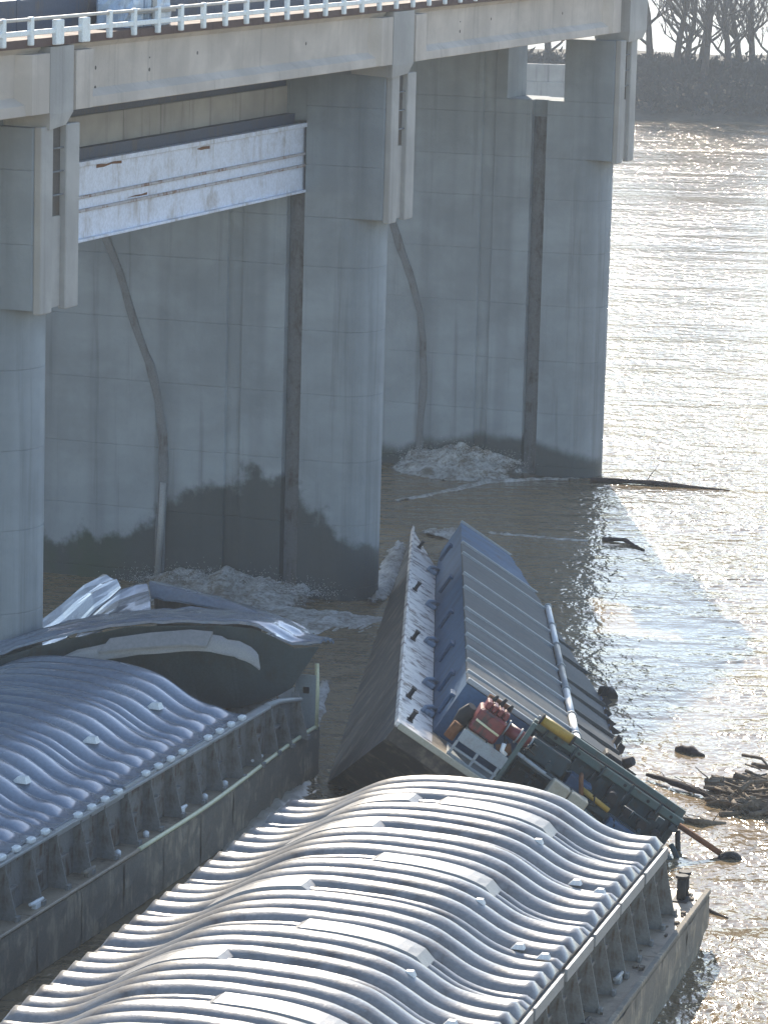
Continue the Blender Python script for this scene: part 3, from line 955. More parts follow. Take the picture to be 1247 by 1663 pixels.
# big lid thrown up over the end of the hold (near rim, middle, back)
near = [(-8.6, -5.2, 1.55), (-7.9, -4.9, 1.82), (-6.9, -4.4, 2.3), (-5.9, -3.7, 2.68), (-4.9, -3.0, 2.92), (-3.85, -2.2, 3.12), (-2.7, -1.4, 3.13), (-1.6, -.8, 3.12), (-.95, -.5, 3.05), (-.42, -.3, 2.83), (.04, -.1, 2.55), (.72, .1, 2.62)]
mid = [(-8.8, -4.6, 1.68), (-8.0, -4.3, 2.02), (-6.95, -3.8, 2.48), (-5.9, -2.7, 2.85), (-4.9, -1.7, 3.02), (-3.8, -.8, 3.12), (-2.6, 0, 3.08), (-1.5, .6, 3.02), (-.9, .9, 2.96), (-.4, 1.0, 2.78), (.05, 1.1, 2.55), (.66, 1.0, 2.55)]
back = [(-9.0, -4.2, 1.7), (-8.1, -3.9, 2.05), (-7.0, -3.5, 2.5), (-5.95, -1.0, 2.72), (-4.9, .3, 2.82), (-3.8, 1.3, 2.85), (-2.5, 2.1, 2.78), (-1.4, 2.4, 2.65), (-.8, 2.5, 2.5), (-.3, 2.3, 2.35), (.1, 2.0, 2.25), (.6, 1.6, 2.3)]
lidA, cA = on_b1([near, mid, back], 'torn_cover', M['cover_shaded'], 'largest torn cover arching over the open hold, its rim bent up', .07, 4, .06, 4.0)
# dark sheet added for the shade in the hollow under its rim
def child_sheet(root, cen, rows, name, mat, thick=.04):
    P = [[tuple(Vector(p) - cen) for p in r] for r in rows]
    return MB().grid(P, False, thick).build(name, mat, root)
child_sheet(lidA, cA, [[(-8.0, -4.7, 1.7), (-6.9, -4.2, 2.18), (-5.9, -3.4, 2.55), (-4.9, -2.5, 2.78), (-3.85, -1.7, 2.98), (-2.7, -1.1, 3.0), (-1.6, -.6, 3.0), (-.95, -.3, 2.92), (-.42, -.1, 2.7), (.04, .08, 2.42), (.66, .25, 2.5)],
                       [(-7.9, -4.4, .8), (-6.9, -3.9, .8), (-5.9, -2.4, .8), (-4.9, -1.2, .7), (-3.8, -.6, .6), (-2.6, -.1, .6), (-1.5, .1, .7), (-.9, .2, .9), (-.45, .25, 1.1), (-.1, .28, 1.3), (.15, .32, 1.7)]], 'gap_shade_sheet', M['hollow_shade'])
# narrow strip of cover edge lying under the rim
lo = [(-5.75, -3.75, 1.92), (-4.9, -3.2, 2.2), (-4.1, -2.7, 2.32), (-3.1, -2.1, 2.44), (-2.05, -1.5, 2.50), (-1.3, -1.2, 2.40), (-.9, -1.05, 2.26), (-.5, -.95, 2.02)]
hi = [(-5.5, -3.45, 2.18), (-4.8, -2.95, 2.5), (-4.05, -2.45, 2.68), (-3.1, -1.85, 2.84), (-2.1, -1.25, 2.9), (-1.4, -1.0, 2.76), (-1.0, -.85, 2.62), (-.62, -.8, 2.36)]
md = [tuple((a + b) / 2 + (0, -.04, .05)[q] for q, (a, b) in enumerate(zip(p, r))) for p, r in zip(lo, hi)]
lidS, cS = on_b1([lo, md, hi], 'torn_cover', M['pad'], 'narrow pale curved strip of cover hanging under the bent rim', .05, 3)
child_sheet(lidS, cS, [[(-4.25, -2.85, 2.50), (-3.3, -2.3, 2.60), (-2.3, -1.75, 2.66), (-1.8, -1.5, 2.62)], [(-4.1, -2.5, 2.80), (-3.2, -1.95, 2.93), (-2.3, -1.4, 2.99), (-1.75, -1.2, 2.95)]], 'strip_overlap', M['cover'], .06)
# tall folded sheet standing beside the pier
lidC, cC = on_b1([[(-9.01, 4.2, 1.49), (-8.45, 4.2, 1.98), (-7.8, 4.2, 2.57), (-7.15, 4.2, 2.98)],
                  [(-8.77, 3.6, 1.18), (-8.08, 3.6, 1.69), (-7.26, 3.6, 2.46), (-6.52, 3.6, 2.97)],
                  [(-8.57, 3.0, .92), (-7.76, 3.0, 1.31), (-6.93, 3.0, 2.17), (-6.12, 3.0, 2.89)]], 'torn_cover', M['cover_shaded'], 'crumpled cover sheet folded upright beside the pier', .05, 2, .07, 2.0, False)
lidE, cE = on_b1([[(-7.33, 2.2, 1.4), (-6.09, 2.2, 1.99), (-4.9, 2.2, 2.46)],
                  [(-7.39, 3.3, 1.64), (-6.38, 3.3, 2.25), (-5.4, 3.3, 2.66)],
                  [(-7.5, 4.25, 1.89), (-6.67, 4.25, 2.56), (-5.87, 4.25, 2.83)]], 'torn_cover', M['cover_shaded'], 'flat torn cover panel sloping up behind the largest torn cover', .05, 2, .05, 2.0, False)
lidD, cD = on_b1([[(-5.81, 4.35, 2.47), (-4.77, 4.35, 2.42), (-3.38, 4.15, 2.35), (-2.22, 3.65, 2.24), (-1.58, 3.25, 2.07)],
                  [(-6.02, 4.75, 2.8), (-4.94, 4.75, 2.67), (-3.61, 4.55, 2.51), (-2.39, 4.05, 2.37), (-1.62, 3.55, 2.11)],
                  [(-6.3, 5.8, 2.6), (-5.0, 5.6, 2.5), (-3.6, 5.3, 2.35), (-2.1, 4.7, 2.2), (-1.2, 3.9, 2.0)]], 'torn_cover', M['cover_shaded'], 'bent cover ridge with a long dark gap beneath it', .05, 4)
child_sheet(lidD, cD, [[(-5.78, 4.5, 2.42), (-3.38, 4.3, 2.3), (-2.3, 3.8, 2.2)], [(-5.6, 4.5, 1.2), (-3.3, 4.4, 1.2), (-2.3, 3.9, 1.2)]], 'gap_shade_sheet', M['hull_dark'])  # dark sheet put in for the shade of the gap

# ---- barge C (listing, far end awash)
mb3 = barge_matrix((.46, 88.0, 3.42), .0135, .0765, R_(33))
b3 = empty('hopper_barge', mb3)
tag(b3, 'barge listing steeply in the river with blue coaming and machinery on its raised end', 'barge', 'runaway hopper barges')
BW, LB3, HC3 = 10.6, 55.0, 1.5
hull = MB()
hull.loft([[(0, 0, -.02), (BW, 0, -.02), (BW, .25, -.5), (0, .25, -.5)],
           [(0, 8.2, -.02), (BW, 8.2, -.02), (BW, 8.2, -3.7), (0, 8.2, -3.7)],
           [(0, LB3 - 7, -.02), (BW, LB3 - 7, -.02), (BW, LB3 - 7, -3.7), (0, LB3 - 7, -3.7)],
           [(0, LB3, -.02), (BW, LB3, -.02), (BW, LB3, -.5), (0, LB3, -.5)]], True, True)
hull.build('hull', M['hull_dark'], b3)
k = 0
y = 8.2
while y < 46:
    rows = []
    for zi, zz in enumerate((-.12, -.9, -1.8, -2.7, -3.5)):
        rows.append([(-.012 - .05 * max(0, fb(k * 2.7 + i * .8, zi * .9, 4.0)), y + .03 + 3.5 * i / 6, zz) for i in range(7)])
    MB().grid(rows, False).build('side_plate', M['hull_dark'], b3)
    y += 3.6; k += 1
y = 0
k = 0
while y < 46:
    l = 2.9
    MB().box(.012, 1.03, y + .008, y + l - .008, -.016, .0 + .004 * (k % 2)).build('deck_plate', M['deck_white'], b3)
    y += l; k += 1
MB().box(1.035, BW - .02, .01, 2.38, -.016, .002).build('deck_plate', M['deck'], b3)
MB().box(6.04, BW - .02, 2.4, 46, -.016, .002).build('deck_plate', M['deck'], b3)
MB().bbox(-.03, .06, .0, 46, -.10, .06, .02).build('gunwale_bar', M['deck_white'], b3)
MB().bbox(.06, BW, -.03, .05, -.10, .06, .02).build('gunwale_bar', M['cream'], b3)
CX0, CX1, CL0, CL1 = 1.05, 6.0, 2.4, 40.4
cw_ = MB()
cw_.box(CX0, CX0 + .04, CL0, CL1, 0, HC3)
cw_.box(CX0 + .04, CX1, CL0, CL0 + .04, 0, HC3)
cw_.box(CX1 - .04, CX1, CL0 + .04, CL1, 0, HC3)
cw_.box(CX0 + .04, CX1 - .04, CL1 - .04, CL1, 0, HC3)
cw_.build('coaming', M['blue'], b3)
seams = [2.45, 3.9, 6.0, 8.4, 11.0, 14.0, 16.6, 21.6, 25.0, 30.6, 33.8, 40.3]
for a, b in zip(seams[:-1], seams[1:]):
    rows = []
    nn = max(4, int((b - a) / .35))
    for j in range(nn * 2 + 1):
        yy = a + .09 + (b - a - .18) * j / (nn * 2)
        zz = HC3 + .05 + (.035 if j % 2 else 0) + .02 * fb(yy, 3.3)
        rows.append([(CX0 - .02 + (4.30 - CX0 + .02) * i / 5, yy, zz + .03 * math.sin(math.pi * i / 5)) for i in range(6)])
    MB().grid(rows, False, .06).build('cover_sheet', M['panel'] if b < 40 else M['blue'], b3)
    rows = [[(p[0] + 3.42 - .04, p[1], p[2] - .02) for p in r[:4]] for r in rows]
    rows = [[(4.52 + (5.98 - 4.52) * i / 4, r[0][1], r[0][2] - .03 - .05 * i / 4) for i in range(5)] for r in rows]
    MB().grid(rows, False, .06).build('cover_sheet', M['panel'], b3)
for s in seams:
    MB().bbox(CX0 - .04, 4.30, s - .07, s + .07, HC3 + .02, HC3 + .15, .02).build('cover_seam', M['seam'], b3)
    MB().bbox(4.50, 5.99, s - .05, s + .05, HC3 - .02, HC3 + .09, .02).build('cover_seam', M['panel'], b3)
# white pipe in sections between the two cover rows
py_ = [2.3, 5.2, 8.5, 13, 17.5, 22, 26.5, 31.2]
for a, b in zip(py_[:-1], py_[1:]):
    m = MB().tube([(4.40, a + .05, HC3 + .14), (4.40, b - .05, HC3 + .14)], .10, 10)
    m.build('pipe_section', M['lug'] if int(a) % 2 == 0 or a < 9 else M['flange'], b3)
    MB().tube([(4.40, b - .06, HC3 + .14), (4.40, b + .06, HC3 + .14)], .14, 10).build('pipe_collar', M['seam'], b3)
# tie-downs along the coaming foot, timberheads on the deck strip
for yy in (4.66, 9.5, 17.6, 26.1, 35.3):
    m = MB()
    m.tube([(.70, yy - .26, .0), (.72, yy - .22, .16), (.86, yy, .22), (1.02, yy + .1, .2)], .06, 8)
    m.bbox(.74, 1.02, yy - .3, yy + .2, .003, .14, .03)
    m.build('tie_down', M['tiedown'], b3)
for yy, xx in ((1.72, .35), (5.26, .27), (16.3, .29), (27.7, .25), (40, .31)):
    timberhead(b3, xx, yy, M['black'], .62)
for yy in (3.3, 7.0, 12.5, 19.5, 28.0, 37.0):
    MB().bbox(CX0 - .14, CX0 - .004, yy - .35, yy + .35, .95, 1.02, .02).build('coaming_step', M['blue'], b3)
    MB().bbox(CX0 - .10, CX0 - .004, yy + .36, yy + .44, .3, .95, .02).build('coaming_bracket', M['blue'], b3)
# machinery on the raised end --------------------------------------
eng = MB()
eng.bbox(1.55, 2.32, .75, 1.85, .78, 1.42, .06)
eo = eng.build('engine_block', M['red'], b3)
for i in range(4):
    MB().bbox(1.62 + .17 * i, 1.76 + .17 * i, .95, 1.65, 1.425, 1.62, .03).build('cylinder_head', M['red'], eo)
MB().tube([(1.62, 1.78, 1.62), (2.3, 1.78, 1.66)], .07, 8).build('exhaust_manifold', M['rust'], eo)
for i in range(3):
    MB().tube([(1.75 + .22 * i, 1.4, 1.63), (1.78 + .22 * i, 1.42, 1.80 + .05 * (i % 2))], [.06, .045], 8).build('injector', M['black'], eo)
MB().tube([(1.60, .70, 1.10), (2.28, .70, 1.06)], .03, 6).build('fuel_line', M['yellow_pale'], eo)
MB().tube([(1.98, .735, 1.25), (1.98, .66, 1.25)], .13, 14).build('flywheel_cover', M['red'], eo)
MB().tube([(1.36, 1.3, .55), (1.36, 1.3, 1.0), (1.38, 1.2, 1.25)], [.17, .2, .12], 10).build('air_filter', M['black'], b3)
MB().tube([(1.30, .9, .3), (1.32, .9, .75)], [.14, .14], 10).build('oil_tank', M['rust'], b3)
fr = MB()
fr.bbox(1.48, 2.80, .55, .62, .42, .76, .015)
fr.build('skid_panel', M['greyw'], b3)
for x in (1.50, 2.10, 2.72):
    MB().bbox(x - .035, x + .035, .50, .57, .0, .42, .01).build('skid_leg', M['greyw'], b3)
MB().bbox(1.48, 2.78, .50, .56, .20, .26, .01).build('skid_rail', M['greyw'], b3)
MB().bbox(1.45, 2.80, .45, 1.95, .003, .07, .01).build('skid_base', M['greyw'], b3)
MB().bbox(1.55, 2.35, .70, 1.85, .60, .775, .02).build('engine_bed', M['cream'], b3)
dr = MB().tube([(2.40, 1.25, 1.28), (3.10, 1.25, 1.28)], .17, 14)
do = dr.build('winch_drum', M['red'], b3)
for x in (2.38, 2.74, 3.08):
    MB().tube([(x - .02, 1.25, 1.28), (x + .02, 1.25, 1.28)], .22, 14).build('drum_flange', M['greyw'], do)
MB().tube([(2.45, .85, .72), (2.75, .85, .95)], .15, 12).build('gearbox', M['rust'], b3)
MB().tube([(2.5, .62, 1.0), (2.55, .62, .82), (2.7, .65, .78)], .06, 8).build('hydraulic_hose', M['lug'], b3)
MB().bbox(2.78, 2.90, .55, .67, .0, 1.85, .015).build('winch_post', M['teal_l'], b3)
MB().tube([(2.84, .62, 1.0), (3.6, .62, .95), (4.6, .62, .98)], .05, 8).build('handrail', M['greyw'], b3)
MB().tube([(2.90, 1.5, 1.93), (3.02, 1.5, 1.93)], .05, 8).build('ram_rod', M['greyw'], b3)
ry = MB().tube([(3.02, 1.5, 1.93), (3.92, 1.5, 1.92)], .13, 14).build('hydraulic_ram', M['yellow'], b3)
MB().tube([(2.98, 1.5, 1.93), (3.03, 1.5, 1.93)], .15, 14).build('ram_cap', M['black'], ry)
MB().tube([(3.91, 1.5, 1.92), (3.97, 1.5, 1.92)], .15, 14).build('ram_cap', M['black'], ry)
# teal machine house wall with stiffeners, holes, and the two long beams
MB().bbox(2.95, 7.4, 1.95, 2.02, .0, 1.60, .015).build('bulkhead_wall', M['teal'], b3)
for i in range(8):
    x = 3.15 + i * .58
    MB().bbox(x - .03, x + .03, 1.78, 1.945, .02, 1.55, .01).build('wall_stiffener', M['teal'], b3)
MB().bbox(2.92, 7.45, 1.78, 2.05, 1.60, 1.80, .02).build('top_beam', M['teal_l'], b3)
for i in range(6):
    MB().tube([(3.6 + i * .7, 1.76, 1.70), (3.6 + i * .7, 1.783, 1.70)], .045, 10).build('bolt_head', M['black'], b3)
for i in range(5):
    MB().bbox(3.3 + i * .85, 3.36 + i * .85, 1.70, 2.06, 1.52, 1.84, .01).build('beam_gusset', M['teal'], b3)
MB().tube([(3.0, 1.74, 1.86), (4.4, 1.76, 1.84), (5.6, 1.74, 1.87), (7.1, 1.76, 1.85)], .028, 6).build('hydraulic_hose', M['black'], b3)
MB().bbox(3.9, 7.4, 2.15, 2.32, 1.62, 1.98, .02).build('rear_beam', M['teal_l'], b3)
MB().bbox(3.0, 7.2, .95, 1.12, .80, .98, .02).build('mid_beam', M['teal'], b3)
MB().bbox(3.1, 4.2, 1.15, 1.9, 1.0, 1.5, .03).build('control_box', M['teal'], b3)
MB().bbox(4.35, 5.0, 1.2, 1.9, .55, 1.25, .03).build('control_box', M['blue'], b3)
MB().bbox(5.7, 6.7, .6, 1.5, .35, .95, .03).build('control_box', M['blue'], b3)
MB().tube([(4.75, .9, 1.12), (5.6, .9, 1.05)], .07, 8).build('feed_pipe', M['yellow'], b3)
MB().tube([(4.9, .6, .75), (5.7, .7, .62)], .08, 8).build('feed_pipe', M['teal_l'], b3)
MB().tube([(4.6, 1.4, 1.35), (4.6, .8, 1.3), (4.8, .7, 1.0)], .06, 8).build('feed_pipe', M['rust'], b3)
for x, z in ((5.5, 1.35), (6.05, 1.25), (6.5, 1.2), (6.95, 1.15)):
    MB().tube([(x, .98, z), (x, 1.5, z)], .13, 12).build('sheave', M['black'], b3)
for x0 in (3.97, 4.50):
    MB().bbox(x0, x0 + .50, .15, .75, .45, 1.02, .03).build('locker', M['cream'], b3)
MB().bbox(3.9, 5.1, .12, .8, .36, .445, .02).build('locker_shelf', M['hull_dark'], b3)
fit = MB()
r9 = random.Random(21)
for i in range(70):
    x, y, z = r9.uniform(2.9, 7.2), r9.uniform(.5, 1.7), r9.uniform(.05, 1.5)
    k = r9.random()
    if k < .45:
        l = r9.uniform(.3, 1.1); d = r9.choice(((l, 0, 0), (0, l * .5, 0), (0, 0, l * .5), (l * .7, 0, l * .3)))
        fit.tube([(x, y, z), (x + d[0], y + d[1], min(1.6, z + d[2]))], r9.uniform(.02, .045), 6)
    elif k < .8:
        a, b_, c_ = r9.uniform(.06, .22), r9.uniform(.06, .2), r9.uniform(.05, .18)
        fit.bbox(x, x + a, y, y + b_, z, z + c_, .01)
    else:
        fit.tube([(x, y, z), (x, y + .12, z)], r9.uniform(.05, .12), 10)
tag(fit.build('machine_fittings', M['teal'], b3), kind='stuff')
fit = MB()
for i in range(26):
    x, y, z = r9.uniform(1.3, 7.2), r9.uniform(.4, 1.6), r9.uniform(.05, 1.4)
    fit.tube([(x, y, z), (x + r9.uniform(-.1, .3), y - .05, z + r9.uniform(-.2, .2)), (x + r9.uniform(0, .5), y, z + r9.uniform(-.3, .1))], .022, 5)
for i, (a, b_) in enumerate((((7.4, 1.8, .25), (8.7, 1.35, 1.25)), ((7.4, 1.2, 1.2), (8.6, 1.2, .5)), ((7.45, 1.9, 1.5), (8.3, 1.7, .3)), ((7.9, .6, .3), (8.9, 1.1, 1.1)), ((7.3, .5, .75), (8.5, .6, .8)), ((8.4, .4, .2), (8.6, 1.5, 1.3)))):
    MB().tube([a, b_], .07, 6).build('end_frame_bar', M['teal'] if i % 2 else M['black'], b3)
MB().bbox(7.42, 8.1, .9, 1.75, .25, .95, .04).build('winch_box', M['teal'], b3)
tag(fit.build('loose_hoses', M['black'], b3), kind='stuff')
MB().tube([(7.35, 1.6, 1.66), (8.62, 1.3, 1.70)], .075, 8).build('rusty_rod', M['rust'], b3)
tt = MB()
for i in range(17):
    pass
rings = []
for i in range(21):
    a = 2 * math.pi * i / 20
    cx, cz = 8.88 + .24 * math.cos(a), 1.62 + .24 * math.sin(a)
    rings.append([(cx + .11 * math.cos(b) * math.cos(a), 1.2 + .13 * math.sin(b), cz + .11 * math.cos(b) * math.sin(a)) for b in [2 * math.pi * q / 8 for q in range(8)]])
tt.loft(rings, True, False, True).build('tyre_fender', M['black'], b3)
MB().tube([(8.62, 1.3, 1.70), (9.0, 1.2, 1.6)], .06, 8).build('fender_pin', M['rust'], b3)
MB().bbox(6.3, 8.3, .1, 1.4, .06, .5, .04).build('platform', M['teal'], b3)
MB().tube([(6.6, .3, .7), (7.2, .35, .6)], .08, 8).build('feed_pipe', M['greyw'], b3)
for i in range(9):
    yy = 4 + i * 3.2
    MB().bbox(6.0, 6.14, yy - .3, yy + .3, .7 + .2 * (i % 3), 1.48, .02).build('coaming_bracket', M['black'], b3)
r5 = random.Random(12)
for i in range(16):
    yy = 3.2 + i * 1.75 + r5.uniform(-.4, .4)
    l, h = r5.uniform(.3, 1.0), r5.uniform(.05, .22)
    m = MB()
    m.loft([[(5.96, yy, 1.40), (6.06, yy, 1.40), (6.06, yy + l, 1.40), (5.96, yy + l, 1.40)],
            [(5.93, yy + .05, 1.56 + h), (6.10 + r5.uniform(0, .2), yy + .1, 1.54 + h), (6.08 + r5.uniform(0, .15), yy + l * .8, 1.52), (5.95, yy + l * .9, 1.55)]], True, True)
    m.build('torn_strip', M['black'], b3)
MB().tube([(5.95, 19.0, 1.6), (6.15, 18.7, 1.75), (6.25, 18.3, 1.7)], .16, 8).build('bent_clip', M['black'], b3)
MB().tube([(5.95, 6.2, 1.6), (6.1, 6.0, 1.85)], [.18, .12], 8).build('bent_clip', M['black'], b3)
MB().bbox(4.9, 5.9, 3.2, 3.5, 1.62, 1.75, .02).build('cover_clamp', M['flange'], b3)
MB().bbox(5.2, 5.7, 4.4, 5.2, 1.60, 1.85, .05).build('cover_clamp', M['black'], b3)

# ------------------------------------------------------------------ white water
def set_fade(o, nx, ny):
    at = o.data.attributes.new('fade', 'FLOAT', 'POINT')
    vals = []
    for j in range(ny + 1):
        for i in range(nx + 1):
            if nx > 8:
                vals.append(min(1, min(i / nx, 1 - i / nx, 1 - j / ny) * 3.4))
            else:
                vals.append(math.sin(math.pi * i / nx) ** .6 * min(1.0, 5 * min(j / ny, 1 - j / ny)))
    at.data.foreach_set('value', vals)
def foam_patch(pts_fn, nx, ny, name, label=None):
    rows = [[pts_fn(i / nx, j / ny) for i in range(nx + 1)] for j in range(ny + 1)]
    o = MB().grid(rows, True).build(name, M['foam'])
    set_fade(o, nx, ny)
    tag(o, label, 'foam', kind='stuff')
    return o
def spray(pts, n, seed, label):
    """fine drops thrown up where the current strikes the concrete"""
    r = random.Random(seed); m = MB()
    for i in range(n):
        t = r.random() * (len(pts) - 1); k = int(t)
        p = Vector(pts[k]).lerp(Vector(pts[k + 1]), t - k) + Vector((r.gauss(0, .35), r.gauss(0, .35), 0))
        h = abs(r.gauss(0, .22)); s = r.uniform(.004, .012)
        c = p + Vector((0, 0, h + .15))
        m.add([c + Vector((s, 0, -s)), c + Vector((-s, s, -s)), c + Vector((-s, -s, -s)), c + Vector((0, 0, s * 1.5))], [(0, 1, 2), (0, 3, 1), (1, 3, 2), (2, 3, 0)], True)
    tag(m.build('spray', M['spray']), label, 'spray', kind='stuff')
def dam_pt(u, n, z):
    p = O0 + U3 * u + N3 * n
    return (p.x, p.y, z)
def mound(u_, n0, n1, w0, hgt, seed):
    def fn(a, b):
        n = n0 + (n1 - n0) * a
        e = math.sin(math.pi * a) ** .7
        top = hgt * e * (1 - b) ** 1.3
        z = top * (1 + .35 * fb(n * 1.1, b * 3, seed, 4)) + .05 * fb(n * 4, b * 7, seed, 3) - .10
        return dam_pt(u_ - b * w0 * (.3 + .7 * e) + .1 * fb(n * 3, b * 3, seed), n, z if b < .98 else -.1)
    return fn
foam_patch(mound(2 * BAY - HT - .03, -8.9, -2.4, 3.2, 1.05, 1.0), 120, 36, 'foam', 'white water heaped against the end pier')
foam_patch(mound(BAY - HT - .03, -9.0, -1.0, 4.5, .75, 4.0), 130, 44, 'foam', 'churning white water at the foot of the middle pier')
foam_patch(mound(BAY - HT - 2.0, -4.5, 2.4, 9.5, .20, 8.0), 130, 90, 'foam', 'broad churned water between the barges and the middle pier')
spray([dam_pt(2 * BAY - HT - .6, -8, .2), dam_pt(2 * BAY - HT - .8, -5.5, .6), dam_pt(2 * BAY - HT - .6, -3, .2)], 1500, 3, 'fine spray over the white water at the end pier')
spray([dam_pt(BAY - HT - .8, -8.5, .0), dam_pt(BAY - HT - .8, -5, .4), dam_pt(BAY - HT - 1.0, -1, .1)], 1800, 4, 'fine spray along the foot of the middle pier')
def streak(pts, wid, hgt, seed, label, mat='foam'):
    pts = [Vector(p) for p in pts]
    n = 60
    rows = []
    for i in range(n + 1):
        t = i / n * (len(pts) - 1)
        k = min(int(t), len(pts) - 2)
        p = pts[k].lerp(pts[k + 1], t - k)
        d = (pts[k + 1] - pts[k]).normalized(); s = Vector((-d.y, d.x, 0))
        ww = (wid * (1 + .6 * fb(i * .25, seed)) ) * (math.sin(math.pi * min(1, max(0, i / n))) ** .35 + .02)
        rows.append([tuple(p + s * (ww * (q / 8 - .5)) + Vector((0, 0, -.05 + (hgt * math.sin(math.pi * q / 8)) * (.7 + .6 * fb(i * .3, q * .6, seed))))) for q in range(9)])
    o = MB().grid(rows, True).build('foam', M[mat])
    set_fade(o, 8, n)
    tag(o, label, 'foam', kind='stuff')
streak([(1.6, 131.0, 0), (2.4, 131.6, 0), (3.2, 132.0, 0)], 2.6, .25, 2.0, 'white water pouring over the sunken deck end')
streak([(3.4, 132.3, 0), (4.6, 131.9, 0), (6.2, 131.4, 0), (7.9, 130.9, 0)], .5, .12, 5.0, 'thin white line of water beyond the listing barge')
streak([(-.2, 137.5, 0), (1.5, 139.5, 0), (4, 143, 0), (6.5, 144.2, 0), (8.4, 144.3, 0)], .55, .15, 6.0, 'white ripple line trailing along the end pier')
streak([(-1.55, 108.5, 0), (-1.75, 104, 0), (-2.0, 98, 0), (-2.25, 95.5, 0)], .55, .22, 9.0, 'narrow ribbon of foam in the gap between two barges')
streak([(-2.0, 95.6, 0), (-2.6, 93.4, 0), (-3.1, 90.5, 0), (-3.4, 87.0, 0)], 1.5, .28, 3.0, 'smooth muddy swell curling between two barges', 'swell')
streak([(-.4, 117.5, 0), (.1, 122, 0), (.35, 126, 0), (.7, 130, 0)], 1.0, .3, 12.0, 'white wash along the high side of the listing barge')

# ------------------------------------------------------------------ driftwood
def log(name, pts, rad, mat, label, cat='log', knots=0, n=12, plates=0):
    pts = [Vector(p) for p in pts]
    c = sum(pts, Vector()) / len(pts)
    root = empty(name, Matrix.Translation(c))
    P, Rr = [], []
    st_ = 10
    for i in range(len(pts) - 1):
        for q in range(st_):
            t = q / st_
            P.append(pts[i].lerp(pts[i + 1], t) - c + Vector((.05 * fb(i + t, 1), .05 * fb(i + t, 2), .05 * fb(i + t, 3))))
            Rr.append((rad[i] * (1 - t) + rad[i + 1] * t) * (1 + .22 * fb((i + t) * 2.0, rad[0] * 9)))
    P.append(pts[-1] - c); Rr.append(rad[-1])
    rings = []
    for i, p in enumerate(P):
        d = (P[min(i + 1, len(P) - 1)] - P[max(i - 1, 0)]).normalized()
        x = (Vector((0, 0, 1)) - d * d.z).normalized(); y = d.cross(x)
        ring = []
        for k in range(n):
            a = 2 * math.pi * k / n
            rr = Rr[i] * (1 + .20 * fb(math.cos(a) * 2.2, math.sin(a) * 2.2, i * .16, 5) + .10 * abs(fb(a * 3.5, i * .1, 5)))
            ring.append(p + (x * math.cos(a) + y * math.sin(a)) * rr)
        rings.append(ring)
    MB().loft(rings, True, True, n < 14).build('trunk', mat, root)
    for k in range(knots):
        p = P[rng.randrange(2, len(P) - 2)]
        d = Vector((rng.uniform(-1, 1), rng.uniform(-1, 1), rng.uniform(0, .5))).normalized()
        l = rng.uniform(.4, 1.3)
        q1 = p + d * l * .35 + Vector((rng.uniform(-.1, .1), 0, .06)); q2 = p + d * l * .7 + Vector((0, rng.uniform(-.15, .15), .02))
        MB().tube([p, q1, q2, p + d * l], [rad[0] * .26, rad[0] * .2, rad[0] * .12, .012], 6).build('branch', mat, root)
    for k in range(plates):
        i = rng.randrange(1, len(P) - 2); kk = rng.randrange(n)
        v = rings[i][kk]; nn = (v - P[i]).normalized()
        if nn.z < -.1: continue
        d = (P[i + 1] - P[i]).normalized(); sd = d.cross(nn)
        l, w_, h_ = rng.uniform(.12, .34), rng.uniform(.05, .12), rng.uniform(.02, .05)
        top = [v + d * (a * l) + sd * (b * w_) + nn * (h_ + rng.uniform(-.015, .03)) for a, b in ((-.5, -.4), (-.1, -.55), (.5, -.35), (.45, .4), (0, .5), (-.5, .3))]
        bot = [v + d * (a * l) + sd * (b * w_) - nn * .04 for a, b in ((-.5, -.4), (-.1, -.55), (.5, -.35), (.45, .4), (0, .5), (-.5, .3))]
        MB().loft([bot, top], True, True).build('bark_plate', M['drift2'] if rng.random() < .5 else mat, root)
    tag(root, label, cat, 'driftwood in the river')
    return root
big = log('floating_log', [(8.75, 95.6, .12), (9.6, 95.3, .2), (10.8, 94.9, .18), (12.6, 94.2, .1)], [.10, .28, .36, .34], M['drift'], 'largest floating log, thick with flaking bark, beside the tilted machinery', knots=5, n=26, plates=90)
log('floating_log', [(8.7, 94.2, .02), (9.6, 93.6, .12), (10.8, 93.2, .12), (12.2, 92.8, .05)], [.07, .20, .26, .24], M['drift'], 'bark-covered log lying close along the largest log', knots=5, n=22, plates=60)
log('drift_branch', [(7.25, 96.6, .12), (7.9, 95.7, .16), (8.6, 94.9, .12), (9.0, 94.3, .0)], [.05, .10, .09, .05], M['wetwood'], 'dark wet branch running out to the largest log', 'branch', 2, 8)
log('drift_branch', [(7.6, 92.5, .02), (8.3, 92.0, .08), (9.0, 92.2, .0)], [.06, .1, .05], M['drift'], 'short pale branch tangled by the tyre fender', 'branch', 3, 8)
log('floating_log', [(8.3, 99.9, .02), (8.65, 99.6, .08), (9.0, 99.3, .0)], [.1, .16, .06], M['wetwood'], 'short dark chunk of driftwood floating alone', 'log', 0, 10)
log('floating_log', [(8.1, 143.8, .08), (10.5, 143.4, .1), (13.5, 142.6, .0)], [.09, .11, .03], M['wetwood'], 'long thin dark log pointing out from the end pier', 'log', 1, 10)
log('drift_branch', [(7.9, 131.2, .05), (8.7, 131.0, .1), (9.3, 129.5, .02)], [.08, .08, .04], M['wetwood'], 'hooked dark branch at the edge of the smooth water', 'branch', 0, 8)
log('floating_log', [(6.85, 74.0, .02), (7.6, 73.4, .08), (8.6, 73.2, .03)], [.07, .10, .05], M['wetwood'], 'thin dark log drifting beside the sunlit barge', 'log', 1, 8)
